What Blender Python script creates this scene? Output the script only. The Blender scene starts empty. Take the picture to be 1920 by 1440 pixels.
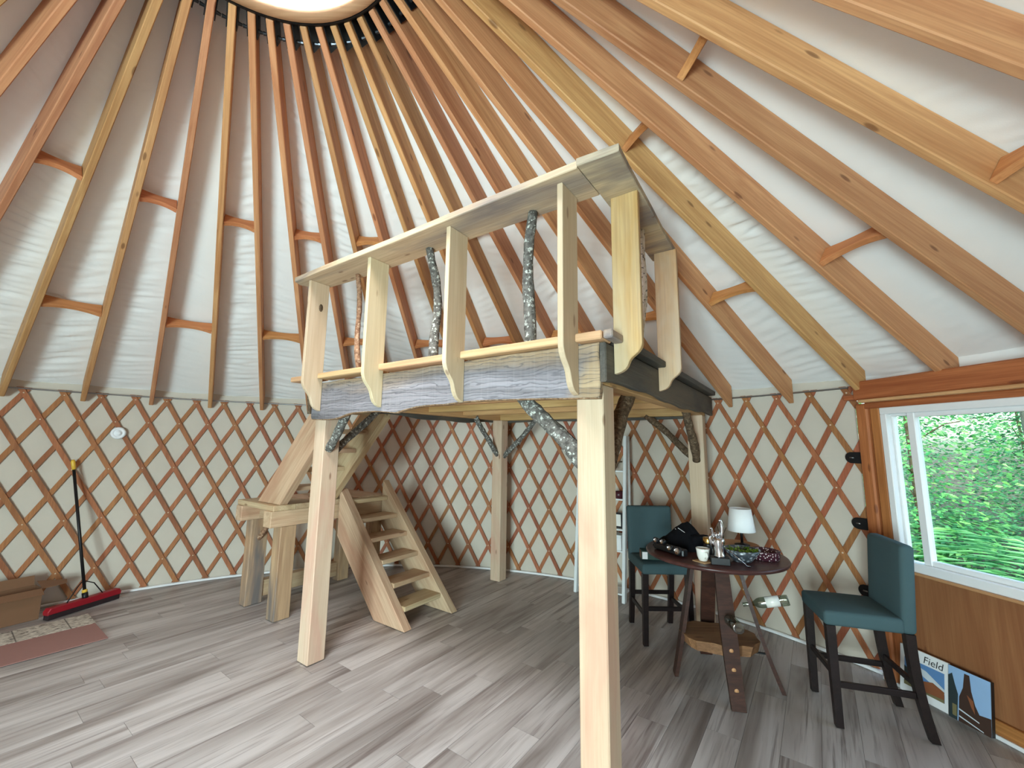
import bpy, bmesh, math, random
from mathutils import Vector, Matrix, noise as mnoise

S = bpy.context.scene
COL = S.collection
R_ = math.radians
rnd = random.Random(7)

# ----------------------------------------------------------------------------
# camera, world, large lights, exposure
# ----------------------------------------------------------------------------
CAM_LOC = Vector((1.2925, -1.5448, 1.7010))
CAM_F = 781.676                                 # focal length in pixels of a 1920 px wide frame
pitch, roll = R_(8.1395), R_(0.6893)
_fw = Vector((0, math.cos(pitch), math.sin(pitch)))
_rt = Vector((1, 0, 0))
_up = Vector((0, -math.sin(pitch), math.cos(pitch)))
cr, sr = math.cos(roll), math.sin(roll)
rt = cr * _rt + sr * _up
up = -sr * _rt + cr * _up
cam = bpy.data.cameras.new('camera')
cam.sensor_fit = 'HORIZONTAL'
cam.sensor_width = 36.0
cam.lens = CAM_F / 1920 * 36.0
cam.clip_start = 0.05
cam_ob = bpy.data.objects.new('camera', cam)
COL.objects.link(cam_ob)
m = Matrix((rt, up, -_fw)).transposed().to_4x4()
m.translation = CAM_LOC
cam_ob.matrix_world = m
S.camera = cam_ob

world = bpy.data.worlds.new('sky')
S.world = world
world.use_nodes = True
wn = world.node_tree
wn.nodes.clear()
w_out = wn.nodes.new('ShaderNodeOutputWorld')
w_bg = wn.nodes.new('ShaderNodeBackground')
w_sky = wn.nodes.new('ShaderNodeTexSky')
w_sky.sky_type = 'NISHITA'
w_sky.sun_disc = False
w_sky.sun_elevation = R_(52)
w_sky.sun_rotation = R_(200)
w_sky.air_density = 1.0
w_sky.dust_density = 3.0
w_bg.inputs['Strength'].default_value = 0.62
wn.links.new(w_sky.outputs[0], w_bg.inputs[0])
wn.links.new(w_bg.outputs[0], w_out.inputs[0])

def area(name, loc, target, sx, sy, power, color, shape='RECTANGLE'):
    l = bpy.data.lights.new(name, 'AREA')
    l.shape = shape
    l.size = sx
    l.size_y = sy
    l.energy = power
    l.color = color
    o = bpy.data.objects.new(name, l)
    COL.objects.link(o)
    o.location = loc
    d = Vector(target) - Vector(loc)
    o.rotation_euler = d.to_track_quat('-Z', 'Y').to_euler()
    return o

# flat framed openings of the yurt: (azimuth clockwise from +Y, distance of the plane from the axis)
WIN_AZ, WIN_D = math.degrees(math.atan2(.986, .168)), 4.35
DOOR_AZ, DOOR_D = 189.0, 4.35
def azv(a, r=1.0, z=0.0):
    a = R_(a)
    return Vector((math.sin(a) * r, math.cos(a) * r, z))
# daylight from outside the picture: the sky over the acrylic dome, and the glazed door behind the
# photographer that lights the fronts of the loft. The window in view is lit by the sky alone.
area('daylight_dome_offscreen', (0, 0, 5.45), (0, 0, 0), 1.35, 1.35, 150, (0.92, 0.96, 1.0), 'DISK')
area('daylight_door_offscreen', azv(DOOR_AZ, DOOR_D + .4, 1.15), azv(DOOR_AZ, 0, 1.15), 1.75, 1.95, 470, (0.76, 0.88, 1.0))

S.view_settings.view_transform = 'Standard'
S.view_settings.look = 'None'
S.view_settings.gamma = 1.0
S.view_settings.use_curve_mapping = False
S.view_settings.exposure = 0.74
S.cycles.use_denoising = True
S.cycles.max_bounces = 10
S.cycles.diffuse_bounces = 6
S.cycles.transparent_max_bounces = 24
S.cycles.sample_clamp_indirect = 6.0
S.cycles.caustics_reflective = False
S.cycles.caustics_refractive = False

# ----------------------------------------------------------------------------
# materials
# ----------------------------------------------------------------------------
def lin(c):
    """sRGB 0..255 triple -> linear RGBA"""
    o = []
    for v in c:
        v = v / 255.0
        o.append(v / 12.92 if v <= 0.04045 else ((v + 0.055) / 1.055) ** 2.4)
    return (o[0], o[1], o[2], 1.0)

class NT:
    def __init__(self, name):
        self.m = bpy.data.materials.new(name)
        self.m.use_nodes = True
        self.t = self.m.node_tree
        self.t.nodes.clear()
        self.out = self.n('OutputMaterial')
        self.b = self.n('BsdfPrincipled')
        self.l(self.b.outputs[0], self.out.inputs[0])
    def n(self, kind, **kw):
        nd = self.t.nodes.new('ShaderNode' + kind)
        for k, v in kw.items():
            setattr(nd, k, v)
        return nd
    def l(self, a, b):
        self.t.links.new(a, b)
    def math(self, op, a, b=None, clamp=False):
        nd = self.n('Math', operation=op, use_clamp=clamp)
        for i, v in enumerate((a, b)):
            if v is None:
                continue
            if isinstance(v, (int, float)):
                nd.inputs[i].default_value = v
            else:
                self.l(v, nd.inputs[i])
        return nd.outputs[0]
    def ramp(self, fac, stops, interp='LINEAR'):
        nd = self.n('ValToRGB')
        nd.color_ramp.interpolation = interp
        el = nd.color_ramp.elements
        while len(el) < len(stops):
            el.new(0.5)
        for e, (p, c) in zip(el, stops):
            e.position = p
            e.color = c if len(c) == 4 else (*c, 1)
        self.l(fac, nd.inputs[0])
        return nd.outputs[0]
    def mix(self, fac, a, b, blend='MIX'):
        nd = self.n('Mix', data_type='RGBA', blend_type=blend)
        for i, v in ((0, fac), (6, a), (7, b)):
            if isinstance(v, (int, float)):
                nd.inputs[i].default_value = v
            elif isinstance(v, tuple):
                nd.inputs[i].default_value = v
            else:
                self.l(v, nd.inputs[i])
        return nd.outputs[2]
    def noise(self, vec, scale, detail=4, rough=0.55, dist=0.0):
        nd = self.n('TexNoise')
        nd.inputs['Scale'].default_value = scale
        nd.inputs['Detail'].default_value = detail
        nd.inputs['Roughness'].default_value = rough
        nd.inputs['Distortion'].default_value = dist
        if vec is not None:
            self.l(vec, nd.inputs['Vector'])
        return nd.outputs['Fac']
    def coord(self, scale=(1, 1, 1), rand=0.0, space='Object'):
        tc = self.n('TexCoord')
        mp = self.n('Mapping')
        mp.inputs['Scale'].default_value = scale
        src = tc.outputs[space]
        if rand:
            oi = self.n('ObjectInfo')
            cx = self.n('CombineXYZ')
            a = self.math('MULTIPLY', oi.outputs['Random'], rand)
            b = self.math('MULTIPLY', oi.outputs['Random'], rand * 3.7)
            self.l(a, cx.inputs[0]); self.l(b, cx.inputs[1]); self.l(a, cx.inputs[2])
            va = self.n('VectorMath', operation='ADD')
            self.l(src, va.inputs[0]); self.l(cx.outputs[0], va.inputs[1])
            src = va.outputs[0]
        self.l(src, mp.inputs[0])
        return mp.outputs[0]
    def bump(self, h, strength=0.2, dist=0.01):
        nd = self.n('Bump')
        nd.inputs['Strength'].default_value = strength
        nd.inputs['Distance'].default_value = dist
        self.l(h, nd.inputs['Height'])
        self.l(nd.outputs[0], self.b.inputs['Normal'])
    def set(self, color=None, rough=None, metal=None, spec=None):
        if color is not None:
            if isinstance(color, tuple):
                self.b.inputs['Base Color'].default_value = color
            else:
                self.l(color, self.b.inputs['Base Color'])
        if rough is not None:
            self.b.inputs['Roughness'].default_value = rough
        if metal is not None:
            self.b.inputs['Metallic'].default_value = metal
        if spec is not None:
            self.b.inputs['Specular IOR Level'].default_value = spec
        return self.m

def plain(name, c, rough=0.6, metal=0.0, spec=0.5, bump=0.0, bscale=200):
    t = NT(name)
    v = t.noise(t.coord(), 18, 3)
    col = t.mix(t.math('MULTIPLY', v, 0.16), lin(c), tuple(x * 0.6 for x in lin(c)[:3]) + (1,))
    if bump:
        t.bump(t.noise(t.coord(), bscale, 2), bump, 0.002)
    return t.set(col, rough, metal, spec)

def wood(name, light, dark, axis='X', knots=0.5, vary=0.16, grain=1.0, rough=0.62, stain=None, stain_amt=0.0, knotcol=None, streak=0.5):
    """sawn timber: stretched grain along one local axis, fine streaks, knots, board to board tone"""
    t = NT(name)
    k = {'X': 0, 'Y': 1, 'Z': 2}[axis]
    def sc(a, b):
        v = [b, b, b]; v[k] = a
        return tuple(v)
    g = t.noise(t.coord(sc(0.9 * grain, 13 * grain), 9), 1.0, 5, 0.6, 1.1)
    base = t.ramp(g, [(0.28, lin(dark)), (0.5, tuple((a + b) / 2 for a, b in zip(lin(light), lin(dark)))), (0.72, lin(light))])
    f = t.noise(t.coord(sc(2.5, 110), 5), 1.0, 2, 0.5)
    base = t.mix(t.math('MULTIPLY', t.ramp(f, [(0.35, (1, 1, 1, 1)), (0.6, (0, 0, 0, 1))]), streak), base, tuple(v * 0.86 for v in lin(dark)[:3]) + (1,))
    if stain:
        sn = t.noise(t.coord(sc(0.8, 3.0), 21), 1.0, 4, 0.6, 0.6)
        base = t.mix(t.math('MULTIPLY', t.ramp(sn, [(0.46, (0, 0, 0, 1)), (0.66, (1, 1, 1, 1))]), stain_amt), base, lin(stain))
    if knots:
        vo = t.n('TexVoronoi')
        vo.inputs['Scale'].default_value = 1.0
        t.l(t.coord(sc(2.8, 8.5), 13), vo.inputs['Vector'])
        kf = t.ramp(vo.outputs['Distance'], [(0.0, (1, 1, 1, 1)), (0.075, (0.9, .9, .9, 1)), (0.12, (0, 0, 0, 1))])
        base = t.mix(t.math('MULTIPLY', kf, knots), base, lin(knotcol or (96, 60, 38)))
    oi = t.n('ObjectInfo')
    hs = t.n('HueSaturation')
    val = t.math('ADD', t.math('MULTIPLY', oi.outputs['Random'], vary * 2), 1 - vary)
    t.l(val, hs.inputs['Value'])
    t.l(t.math('ADD', t.math('MULTIPLY', t.math('FRACT', t.math('MULTIPLY', oi.outputs['Random'], 7.31)), 0.026), 0.487), hs.inputs['Hue'])
    t.l(base, hs.inputs['Color'])
    t.bump(t.math('ADD', t.math('MULTIPLY', g, 0.5), f), 0.25, 0.002)
    return t.set(hs.outputs[0], rough, 0, 0.35)

M = {}
M['rafter'] = wood('fir_rafter', (214, 164, 114), (174, 118, 76), 'X', 0.7, 0.13, 1.1, streak=.35, knotcol=(92, 48, 26))
M['blocking'] = wood('fir_blocking', (214, 150, 96), (180, 112, 66), 'X', 0.0, 0.08)
M['lath'] = wood('fir_lath', (178, 116, 76), (146, 88, 56), 'Z', 0.0, 0.14, 1.0)
M['ring'] = wood('laminated_ring', (206, 168, 128), (180, 136, 96), 'X', 0.3, 0.05)
M['post'] = wood('pine_post', (212, 194, 166), (192, 168, 138), 'X', 0.75, 0.05, 0.8, knotcol=(120, 84, 56), stain=(196, 146, 122), stain_amt=0.6, streak=.3)
M['leg'] = wood('weathered_pine_leg', (206, 178, 138), (160, 128, 96), 'X', 0.6, 0.08, 0.9, stain=(96, 96, 98), stain_amt=0.85)
M['stair'] = wood('pine_stair', (212, 188, 154), (174, 144, 112), 'X', 0.7, 0.08, 0.9, knotcol=(112, 74, 48), stain=(176, 124, 92), stain_amt=0.4, streak=.35)
M['baluster'] = wood('pine_baluster', (216, 198, 168), (198, 174, 140), 'Z', 0.55, 0.07, 0.8, knotcol=(120, 78, 56), streak=.3)
M['rail'] = wood('rough_sawn_rail', (216, 196, 166), (180, 154, 124), 'X', 0.7, 0.05, 0.8, stain=(106, 104, 112), stain_amt=0.8, knotcol=(110, 70, 50))
M['goldboard'] = wood('rough_sawn_baluster', (202, 164, 110), (172, 130, 82), 'Z', 0.6, 0.05, 0.8, knotcol=(120, 74, 44), stain=(196, 190, 170), stain_amt=.5)
M['ledge'] = wood('pine_ledge', (224, 190, 146), (196, 152, 110), 'X', 0.3, 0.08)
M['beam'] = wood('pine_beam', (220, 180, 128), (184, 138, 90), 'X', 0.5, 0.06)
M['darkboard'] = wood('dark_board', (96, 94, 88), (62, 60, 56), 'X', 0.2, 0.05, 0.9, stain=(122, 108, 86), stain_amt=0.5)  # dark grey tone of the side and back fascias and side ledges
M['cedar'] = wood('cedar_trim', (196, 128, 74), (150, 88, 46), 'X', 0.6, 0.08, 0.9, knotcol=(96, 50, 28))
M['panel'] = wood('pine_plywood', (166, 120, 74), (134, 88, 50), 'X', 0.6, 0.04, 0.6, knotcol=(92, 52, 26), streak=.25)
M['darkwood'] = wood('dark_stave', (78, 44, 36), (44, 24, 20), 'X', 0.1, 0.06, 1.0, rough=.42)
M['espresso'] = wood('espresso_leg', (40, 28, 27), (24, 17, 17), 'X', 0.0, 0.05, 1.0, rough=.4)
M['tabletop'] = wood('dark_tabletop', (92, 60, 52), (60, 36, 32), 'X', 0.0, 0.03, 0.7, rough=.33)
M['slab'] = wood('log_slab', (156, 116, 78), (104, 72, 46), 'X', 0.6, 0.03, 0.7)
M['bark'] = None

def mk_fascia():
    t = NT('weathered_live_edge_board')
    tc = t.n('TexCoord'); sep = t.n('SeparateXYZ'); t.l(tc.outputs['Object'], sep.inputs[0])
    g = t.noise(t.coord((0.8, 6, 9)), 1.0, 5, 0.55, 1.2)
    wv = t.n('TexWave', wave_type='BANDS', bands_direction='Z')
    wv.inputs['Scale'].default_value = 9; wv.inputs['Distortion'].default_value = 14; wv.inputs['Detail'].default_value = 3
    wv.inputs['Detail Scale'].default_value = 1.2
    t.l(t.coord((0.35, 1, 1.5)), wv.inputs['Vector'])
    saw = t.noise(t.coord((60, 1, 2)), 1.0, 2)
    grey = t.ramp(g, [(0.3, lin((84, 81, 82))), (0.5, lin((116, 113, 116))), (0.7, lin((148, 145, 150)))])
    tan = t.ramp(g, [(0.3, lin((128, 106, 84))), (0.7, lin((184, 160, 128)))])
    big = t.noise(t.coord((0.9, 1, 3.5)), 1.0, 3, 0.5, 0.4)
    # sapwood rim along the upper live edge and at the squared end, both warmer than the heart
    hz = t.math('MULTIPLY', t.math('SUBTRACT', sep.outputs['Z'], 2.055), 6.5)
    hx = t.math('MULTIPLY', t.math('SUBTRACT', sep.outputs['X'], 2.42), 7.0)
    warm = t.math('ADD', t.math('MAXIMUM', hz, hx), t.math('MULTIPLY', t.math('SUBTRACT', big, 0.5), 2.2))
    f = t.ramp(warm, [(0.02, (0, 0, 0, 1)), (0.70, (1, 1, 1, 1))])
    c = t.mix(f, grey, tan)
    c = t.mix(t.math('MULTIPLY', t.ramp(wv.outputs['Fac'], [(0.0, (1, 1, 1, 1)), (0.20, (0, 0, 0, 1))]), 0.55), c, lin((70, 68, 74)))
    c = t.mix(t.math('MULTIPLY', t.ramp(saw, [(0.5, (0, 0, 0, 1)), (0.7, (1, 1, 1, 1))]), 0.05), c, lin((226, 222, 216)))
    t.bump(t.math('ADD', g, wv.outputs['Fac']), 0.35, 0.004)
    return t.set(c, 0.7, 0, 0.3)
M['fascia'] = mk_fascia()

def mk_bark(name, dark, light, spot, amt):
    t = NT(name)
    n1 = t.noise(t.coord((1, 1, 1), 3), 38, 5, 0.65)
    c = t.ramp(n1, [(0.3, lin(dark)), (0.62, lin(light))])
    n2 = t.noise(t.coord((1, 1, 1), 5), 46, 3, 0.6)
    c = t.mix(t.math('MULTIPLY', t.ramp(n2, [(0.56, (0, 0, 0, 1)), (0.63, (1, 1, 1, 1))]), amt), c, lin(spot))
    t.bump(n1, 0.7, 0.008)
    return t.set(c, 0.85, 0, 0.2)
M['bark'] = mk_bark('lichened_bark', (58, 54, 50), (118, 114, 108), (214, 218, 208), 0.75)
M['bark_brown'] = mk_bark('brown_bark', (56, 44, 34), (112, 92, 72), (158, 142, 118), 0.4)
M['bark_red'] = mk_bark('peeled_bark', (92, 58, 42), (170, 132, 104), (206, 178, 150), 0.6)
M['wane'] = mk_bark('wane_edge', (92, 70, 52), (168, 134, 102), (196, 176, 148), 0.5)
M['birch'] = mk_bark('birch_bark', (206, 200, 186), (240, 236, 226), (44, 40, 36), 0.8)

def mk_fabric(name, c, c2, fold):
    t = NT(name)
    n1 = t.noise(t.coord(), 2.2, 3)
    col = t.ramp(n1, [(0.3, lin(c)), (0.7, lin(c2))])
    wv = t.noise(t.coord(), 260, 2)
    w2 = t.noise(t.coord(), 9, 4, 0.5, 0.6)
    t.bump(t.math('ADD', t.math('MULTIPLY', wv, 0.12), t.math('MULTIPLY', w2, fold)), 0.3, 0.01)
    return t.set(col, 0.95, 0, 0.1)
M['roof_fabric'] = mk_fabric('roof_liner', (240, 240, 238), (244, 244, 242), 0.5)
M['wall_fabric'] = mk_fabric('wall_liner', (200, 191, 177), (208, 199, 185), 0.7)

def mk_floor():
    t = NT('whitewashed_plank')
    oi = t.n('ObjectInfo')
    g = t.noise(t.coord((0.9, 26, 1), 31), 1.0, 4, 0.6, 0.25)
    b = t.noise(t.coord((0.6, 6.5, 1), 17), 1.0, 4, 0.55, 0.5)
    c = t.ramp(b, [(0.30, lin((122, 112, 106))), (0.44, lin((160, 152, 147))), (0.62, lin((190, 184, 180)))])
    mk = t.noise(t.coord((1.1, 5.0, 1), 53), 1.0, 2, 0.5, 0.3)
    dk = t.math('MULTIPLY', t.ramp(g, [(0.34, (1, 1, 1, 1)), (0.46, (0, 0, 0, 1))]), t.ramp(mk, [(0.40, (0, 0, 0, 1)), (0.62, (1, 1, 1, 1))]))
    c = t.mix(t.math('MULTIPLY', dk, 0.75), c, lin((98, 84, 80)))
    wn_ = t.noise(t.coord((3.2, 70, 1), 71), 1.0, 2, 0.5)
    c = t.mix(t.math('MULTIPLY', t.ramp(wn_, [(0.3, (1, 1, 1, 1)), (0.42, (0, 0, 0, 1))]), 0.35), c, lin((116, 105, 103)))
    hs = t.n('HueSaturation')
    t.l(t.math('ADD', t.math('MULTIPLY', oi.outputs['Random'], 0.12), 0.93), hs.inputs['Value'])
    t.l(c, hs.inputs['Color'])
    t.bump(g, 0.12, 0.002)
    return t.set(hs.outputs[0], 0.42, 0, 0.4)
M['plank'] = mk_floor()
M['subfloor'] = plain('plank_joint', (112, 102, 96), 0.8)

M['white'] = plain('white_vinyl', (236, 236, 236), 0.45)
M['whitewood'] = plain('white_painted_wood', (226, 230, 230), 0.5)
M['black'] = plain('black_steel', (22, 22, 24), 0.45, 0.3)
M['blackplastic'] = plain('black_plastic', (20, 20, 22), 0.4)
M['blackcloth'] = plain('black_cloth', (17, 17, 20), 0.95, 0, 0.1, 0.3, 300)
M['zinc'] = plain('steel_bolt', (70, 72, 76), 0.3, 0.9)
M['cable'] = plain('steel_cable', (150, 150, 150), 0.35, 0.9)
M['rivet'] = plain('rivet', (232, 206, 176), 0.4, 0.2)
M['teal'] = plain('teal_upholstery', (70, 91, 95), 0.9, 0, 0.2, 0.25, 420)
M['silver'] = plain('polished_silver', (225, 225, 228), 0.14, 1.0)
M['gold'] = plain('gold_lid', (206, 168, 96), 0.25, 1.0)
M['ceramic'] = plain('white_ceramic', (238, 236, 228), 0.2)
M['shade'] = plain('lamp_shade_linen', (240, 242, 242), 0.9)
M['card'] = plain('cardboard', (124, 88, 62), 0.9)
M['brown_print'] = plain('brown_printed_panel', (98, 68, 48), 0.6)
M['pink'] = plain('dusty_pink_mat', (158, 120, 112), 0.95, 0, 0.1, 0.4, 260)
M['red'] = plain('red_broom', (150, 18, 34), 0.4)
M['bristle'] = plain('broom_bristle', (38, 18, 22), 0.9)
M['yellow'] = plain('yellow_plastic', (226, 182, 62), 0.4)
M['green_box'] = plain('dark_green_box', (16, 52, 42), 0.5)
M['cork'] = plain('cork_coaster', (190, 152, 110), 0.8)
M['brown_glaze'] = plain('maroon_glaze', (74, 32, 40), 0.35)
M['tan'] = plain('tan_wood_tray', (190, 140, 96), 0.5)
M['grey_plastic'] = plain('detector_white', (236, 238, 240), 0.4)
M['tan_line'] = plain('tan_edge', (196, 150, 104), 0.6)

def mk_glass(name, tint, gloss=0.06):
    t = NT(name)
    tr = t.n('BsdfTransparent'); tr.inputs[0].default_value = tint
    gl = t.n('BsdfGlossy'); gl.inputs['Roughness'].default_value = 0.02
    mx = t.n('MixShader'); mx.inputs[0].default_value = gloss
    t.l(tr.outputs[0], mx.inputs[1]); t.l(gl.outputs[0], mx.inputs[2]); t.l(mx.outputs[0], t.out.inputs[0])
    return t.m
M['glass'] = mk_glass('window_glass', (0.93, 1.0, 0.965, 1), 0.05)
M['dome'] = mk_glass('dome_acrylic', (0.98, 0.98, 0.98, 1), 0.03)
M['bottle'] = mk_glass('bottle_glass', (0.62, 0.68, 0.60, 1), 0.24)

def mk_leaf(name, c1, c2):
    t = NT(name)
    n1 = t.noise(t.coord(), 1.7, 4)
    n2 = t.n('ObjectInfo')
    geo = t.n('NewGeometry')
    col = t.ramp(geo.outputs['Random Per Island'], [(0.0, lin(c1)), (0.75, lin(c2)), (1.0, lin((min(255, c2[0] + 34), min(255, c2[1] + 22), c2[2])))])
    df = t.n('BsdfDiffuse'); tl = t.n('BsdfTranslucent'); mx = t.n('MixShader'); mx.inputs[0].default_value = 0.45
    gl = t.n('BsdfGlossy'); gl.inputs['Roughness'].default_value = 0.35
    m2 = t.n('MixShader'); m2.inputs[0].default_value = 0.07
    t.l(col, df.inputs[0]); t.l(col, tl.inputs[0])
    t.l(df.outputs[0], mx.inputs[1]); t.l(tl.outputs[0], mx.inputs[2])
    t.l(mx.outputs[0], m2.inputs[1]); t.l(gl.outputs[0], m2.inputs[2]); t.l(m2.outputs[0], t.out.inputs[0])
    return t.m
M['leaf_a'] = mk_leaf('sapling_leaf', (10, 72, 50), (112, 200, 140))
M['leaf_b'] = mk_leaf('maple_leaf', (58, 148, 86), (140, 212, 128))
M['fern'] = mk_leaf('fern_leaf', (52, 128, 84), (136, 206, 140))
M['succulent'] = mk_leaf('succulent_leaf', (66, 112, 30), (140, 176, 54))
M['soil'] = plain('forest_floor', (70, 66, 44), 0.95)
M['trunk'] = mk_bark('tree_bark', (84, 82, 74), (136, 132, 120), (150, 150, 138), 0.3)

# ----------------------------------------------------------------------------
# mesh helpers
# ----------------------------------------------------------------------------
MESHES = {}
def link(name, me, mat, parent=None, mtx=None):
    o = bpy.data.objects.new(name, me)
    COL.objects.link(o)
    if mat is not None and not me.materials:
        me.materials.append(mat)
    if parent is not None:
        o.parent = parent
    if mtx is not None:
        o.matrix_basis = mtx
    return o

def bm_mesh(name, bm, smooth=False):
    bmesh.ops.recalc_face_normals(bm, faces=bm.faces)
    me = bpy.data.meshes.new(name)
    bm.to_mesh(me)
    bm.free()
    if smooth:
        me.polygons.foreach_set('use_smooth', [True] * len(me.polygons))
    return me

def add_box(bm, lx, ly, lz, c=(0, 0, 0), bev=0.0):
    r = bmesh.ops.create_cube(bm, size=1.0)
    vs = r['verts']
    bmesh.ops.scale(bm, vec=(lx, ly, lz), verts=vs)
    bmesh.ops.translate(bm, vec=c, verts=vs)
    if bev:
        es = list({e for v in vs for e in v.link_edges})
        bmesh.ops.bevel(bm, geom=es, offset=bev, segments=1, affect='EDGES', profile=0.5)
    return vs

def frame(x, up=(0, 0, 1)):
    x = Vector(x).normalized()
    up = Vector(up)
    if abs(x.dot(up.normalized())) > 0.999:
        up = Vector((0, 1, 0)) if abs(x.z) > 0.5 else Vector((0, 0, 1))
    z = (up - x * up.dot(x)).normalized()
    y = z.cross(x)
    return Matrix((x, y, z)).transposed()

def board(name, p0, p1, w, t, mat, parent=None, up=(0, 0, 1), bev=0.004):
    """a straight timber from p0 to p1 (centre line); w across, t along 'up'; grain along local X"""
    p0, p1 = Vector(p0), Vector(p1)
    L = (p1 - p0).length
    key = ('b', round(L, 3), round(w, 3), round(t, 3), bev, mat.name)
    me = MESHES.get(key)
    if me is None:
        bm = bmesh.new()
        add_box(bm, L, w, t, (0, 0, 0), min(bev, w * .2, t * .2))
        me = MESHES[key] = bm_mesh(name, bm)
        me.materials.append(mat)
    mx = frame(p1 - p0, up).to_4x4()
    mx.translation = (p0 + p1) / 2
    return link(name, me, mat, parent, mx)

def boxr(name, lo, hi, mat, parent=None, axis='X', bev=0.004):
    """axis aligned timber between two corners, grain along the given axis"""
    lo, hi = Vector(lo), Vector(hi)
    c = (lo + hi) / 2
    d = hi - lo
    if axis == 'X':
        return board(name, (lo.x, c.y, c.z), (hi.x, c.y, c.z), d.y, d.z, mat, parent, (0, 0, 1), bev)
    if axis == 'Y':
        return board(name, (c.x, lo.y, c.z), (c.x, hi.y, c.z), d.x, d.z, mat, parent, (0, 0, 1), bev)
    return board(name, (c.x, c.y, lo.z), (c.x, c.y, hi.z), d.x, d.y, mat, parent, (0, 1, 0), bev)

def prism(name, pts, y0, y1, mat, parent=None, mtx=None, bev=0.003, smooth=False):
    """outline in the local XZ plane pushed from y0 to y1"""
    bm = bmesh.new()
    a = [bm.verts.new((x, y0, z)) for x, z in pts]
    f = bm.faces.new(a)
    r = bmesh.ops.extrude_face_region(bm, geom=[f])
    vs = [v for v in r['geom'] if isinstance(v, bmesh.types.BMVert)]
    bmesh.ops.translate(bm, vec=(0, y1 - y0, 0), verts=vs)
    if bev:
        es = [e for e in bm.edges if len(e.link_faces) == 2 and any(len(fc.verts) == len(pts) for fc in e.link_faces)]
        bmesh.ops.bevel(bm, geom=es, offset=bev, segments=1, affect='EDGES', profile=0.5)
    me = bm_mesh(name, bm, smooth)
    return link(name, me, mat, parent, mtx)

def add_tube(bm, pts, radii, seg=10, flat=None, cap=True):
    pts = [Vector(p) for p in pts]
    rings = []
    ref = Vector((0.31, 0.77, 0.55))
    for i, p in enumerate(pts):
        d = (pts[min(i + 1, len(pts) - 1)] - pts[max(i - 1, 0)]).normalized()
        a = (ref - d * ref.dot(d)).normalized()
        b = d.cross(a)
        ref = a
        r = radii[i] if isinstance(radii, (list, tuple)) else radii
        ring = []
        for k in range(seg):
            th = 2 * math.pi * k / seg
            off = a * math.cos(th) * r + b * math.sin(th) * r
            ring.append(bm.verts.new(p + off))
        rings.append(ring)
    for i in range(len(rings) - 1):
        for k in range(seg):
            bm.faces.new((rings[i][k], rings[i][(k + 1) % seg], rings[i + 1][(k + 1) % seg], rings[i + 1][k]))
    if cap:
        bm.faces.new(rings[0][::-1]); bm.faces.new(rings[-1])

def tube(name, pts, radii, mat, parent=None, seg=10, mtx=None):
    bm = bmesh.new()
    add_tube(bm, pts, radii, seg)
    return link(name, bm_mesh(name, bm, True), mat, parent, mtx)

def branch(name, p0, p1, r0, r1, mat, parent, seed=1, wob=0.02, n=16, seg=12):
    """an unpeeled crooked branch with knobs"""
    p0, p1 = Vector(p0), Vector(p1)
    rr = random.Random(seed)
    f = frame(p1 - p0)
    L = (p1 - p0).length
    bm = bmesh.new()
    ph = [rr.uniform(0, 6.28) for _ in range(4)]
    pts, rad = [], []
    for i in range(n + 1):
        t = i / n
        y = wob * (math.sin(t * 4.1 + ph[0]) - (1 - t) * math.sin(ph[0]) - t * math.sin(4.1 + ph[0]))
        z = wob * .8 * (math.sin(t * 5.7 + ph[1]) - (1 - t) * math.sin(ph[1]) - t * math.sin(5.7 + ph[1]))
        pts.append(p0 + f @ Vector((t * L, y, z)))
        kn = 1 + 0.10 * math.sin(t * 17 + ph[2]) * math.sin(t * 7 + ph[3])
        rad.append((r0 + (r1 - r0) * t) * kn)
    add_tube(bm, pts, rad, seg)
    for v in bm.verts:
        v.co += Vector((1, 1, 1)) * 0.10 * r0 * mnoise.noise(v.co * 30)
    return link(name, bm_mesh(name, bm, True), mat, parent)

def add_lathe(bm, prof, seg=24, c=(0, 0, 0)):
    rings = []
    for r, z in prof:
        if r < 1e-5:
            rings.append([bm.verts.new((c[0], c[1], c[2] + z))])
        else:
            rings.append([bm.verts.new((c[0] + r * math.cos(2 * math.pi * k / seg), c[1] + r * math.sin(2 * math.pi * k / seg), c[2] + z)) for k in range(seg)])
    for a, b in zip(rings, rings[1:]):
        for k in range(seg):
            k2 = (k + 1) % seg
            if len(a) == 1 and len(b) == 1:
                continue
            if len(a) == 1:
                bm.faces.new((a[0], b[k2], b[k]))
            elif len(b) == 1:
                bm.faces.new((a[k], a[k2], b[0]))
            else:
                bm.faces.new((a[k], a[k2], b[k2], b[k]))

def lathe(name, prof, mat, parent=None, seg=24, mtx=None, smooth=True):
    bm = bmesh.new()
    add_lathe(bm, prof, seg)
    return link(name, bm_mesh(name, bm, smooth), mat, parent, mtx)

def tag(o, label, cat, group=None):
    o['label'] = label
    o['category'] = cat
    if group:
        o['group'] = group
    return o

def thing(name, label, cat, loc=(0, 0, 0), rotz=0.0, group=None):
    o = bpy.data.objects.new(name, None)
    o.empty_display_size = 0.1
    COL.objects.link(o)
    o.location = loc
    o.rotation_euler = (0, 0, rotz)
    return tag(o, label, cat, group)

def struct(o, label=None):
    o['kind'] = 'structure'
    if label:
        o['label'] = label
    return o

def empty_struct(name, label):
    o = bpy.data.objects.new(name, None)
    o.empty_display_size = 0.1
    COL.objects.link(o)
    return struct(o, label)

def copy_tree(src, parent=None):
    c = src.copy()
    COL.objects.link(c)
    c.parent = parent
    for ch in list(src.children):
        copy_tree(ch, c)
    return c

def T(x, y=0, z=0):
    return Matrix.Translation(Vector((x, y, z)))
def RZ(a):
    return Matrix.Rotation(a, 4, 'Z')

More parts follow.
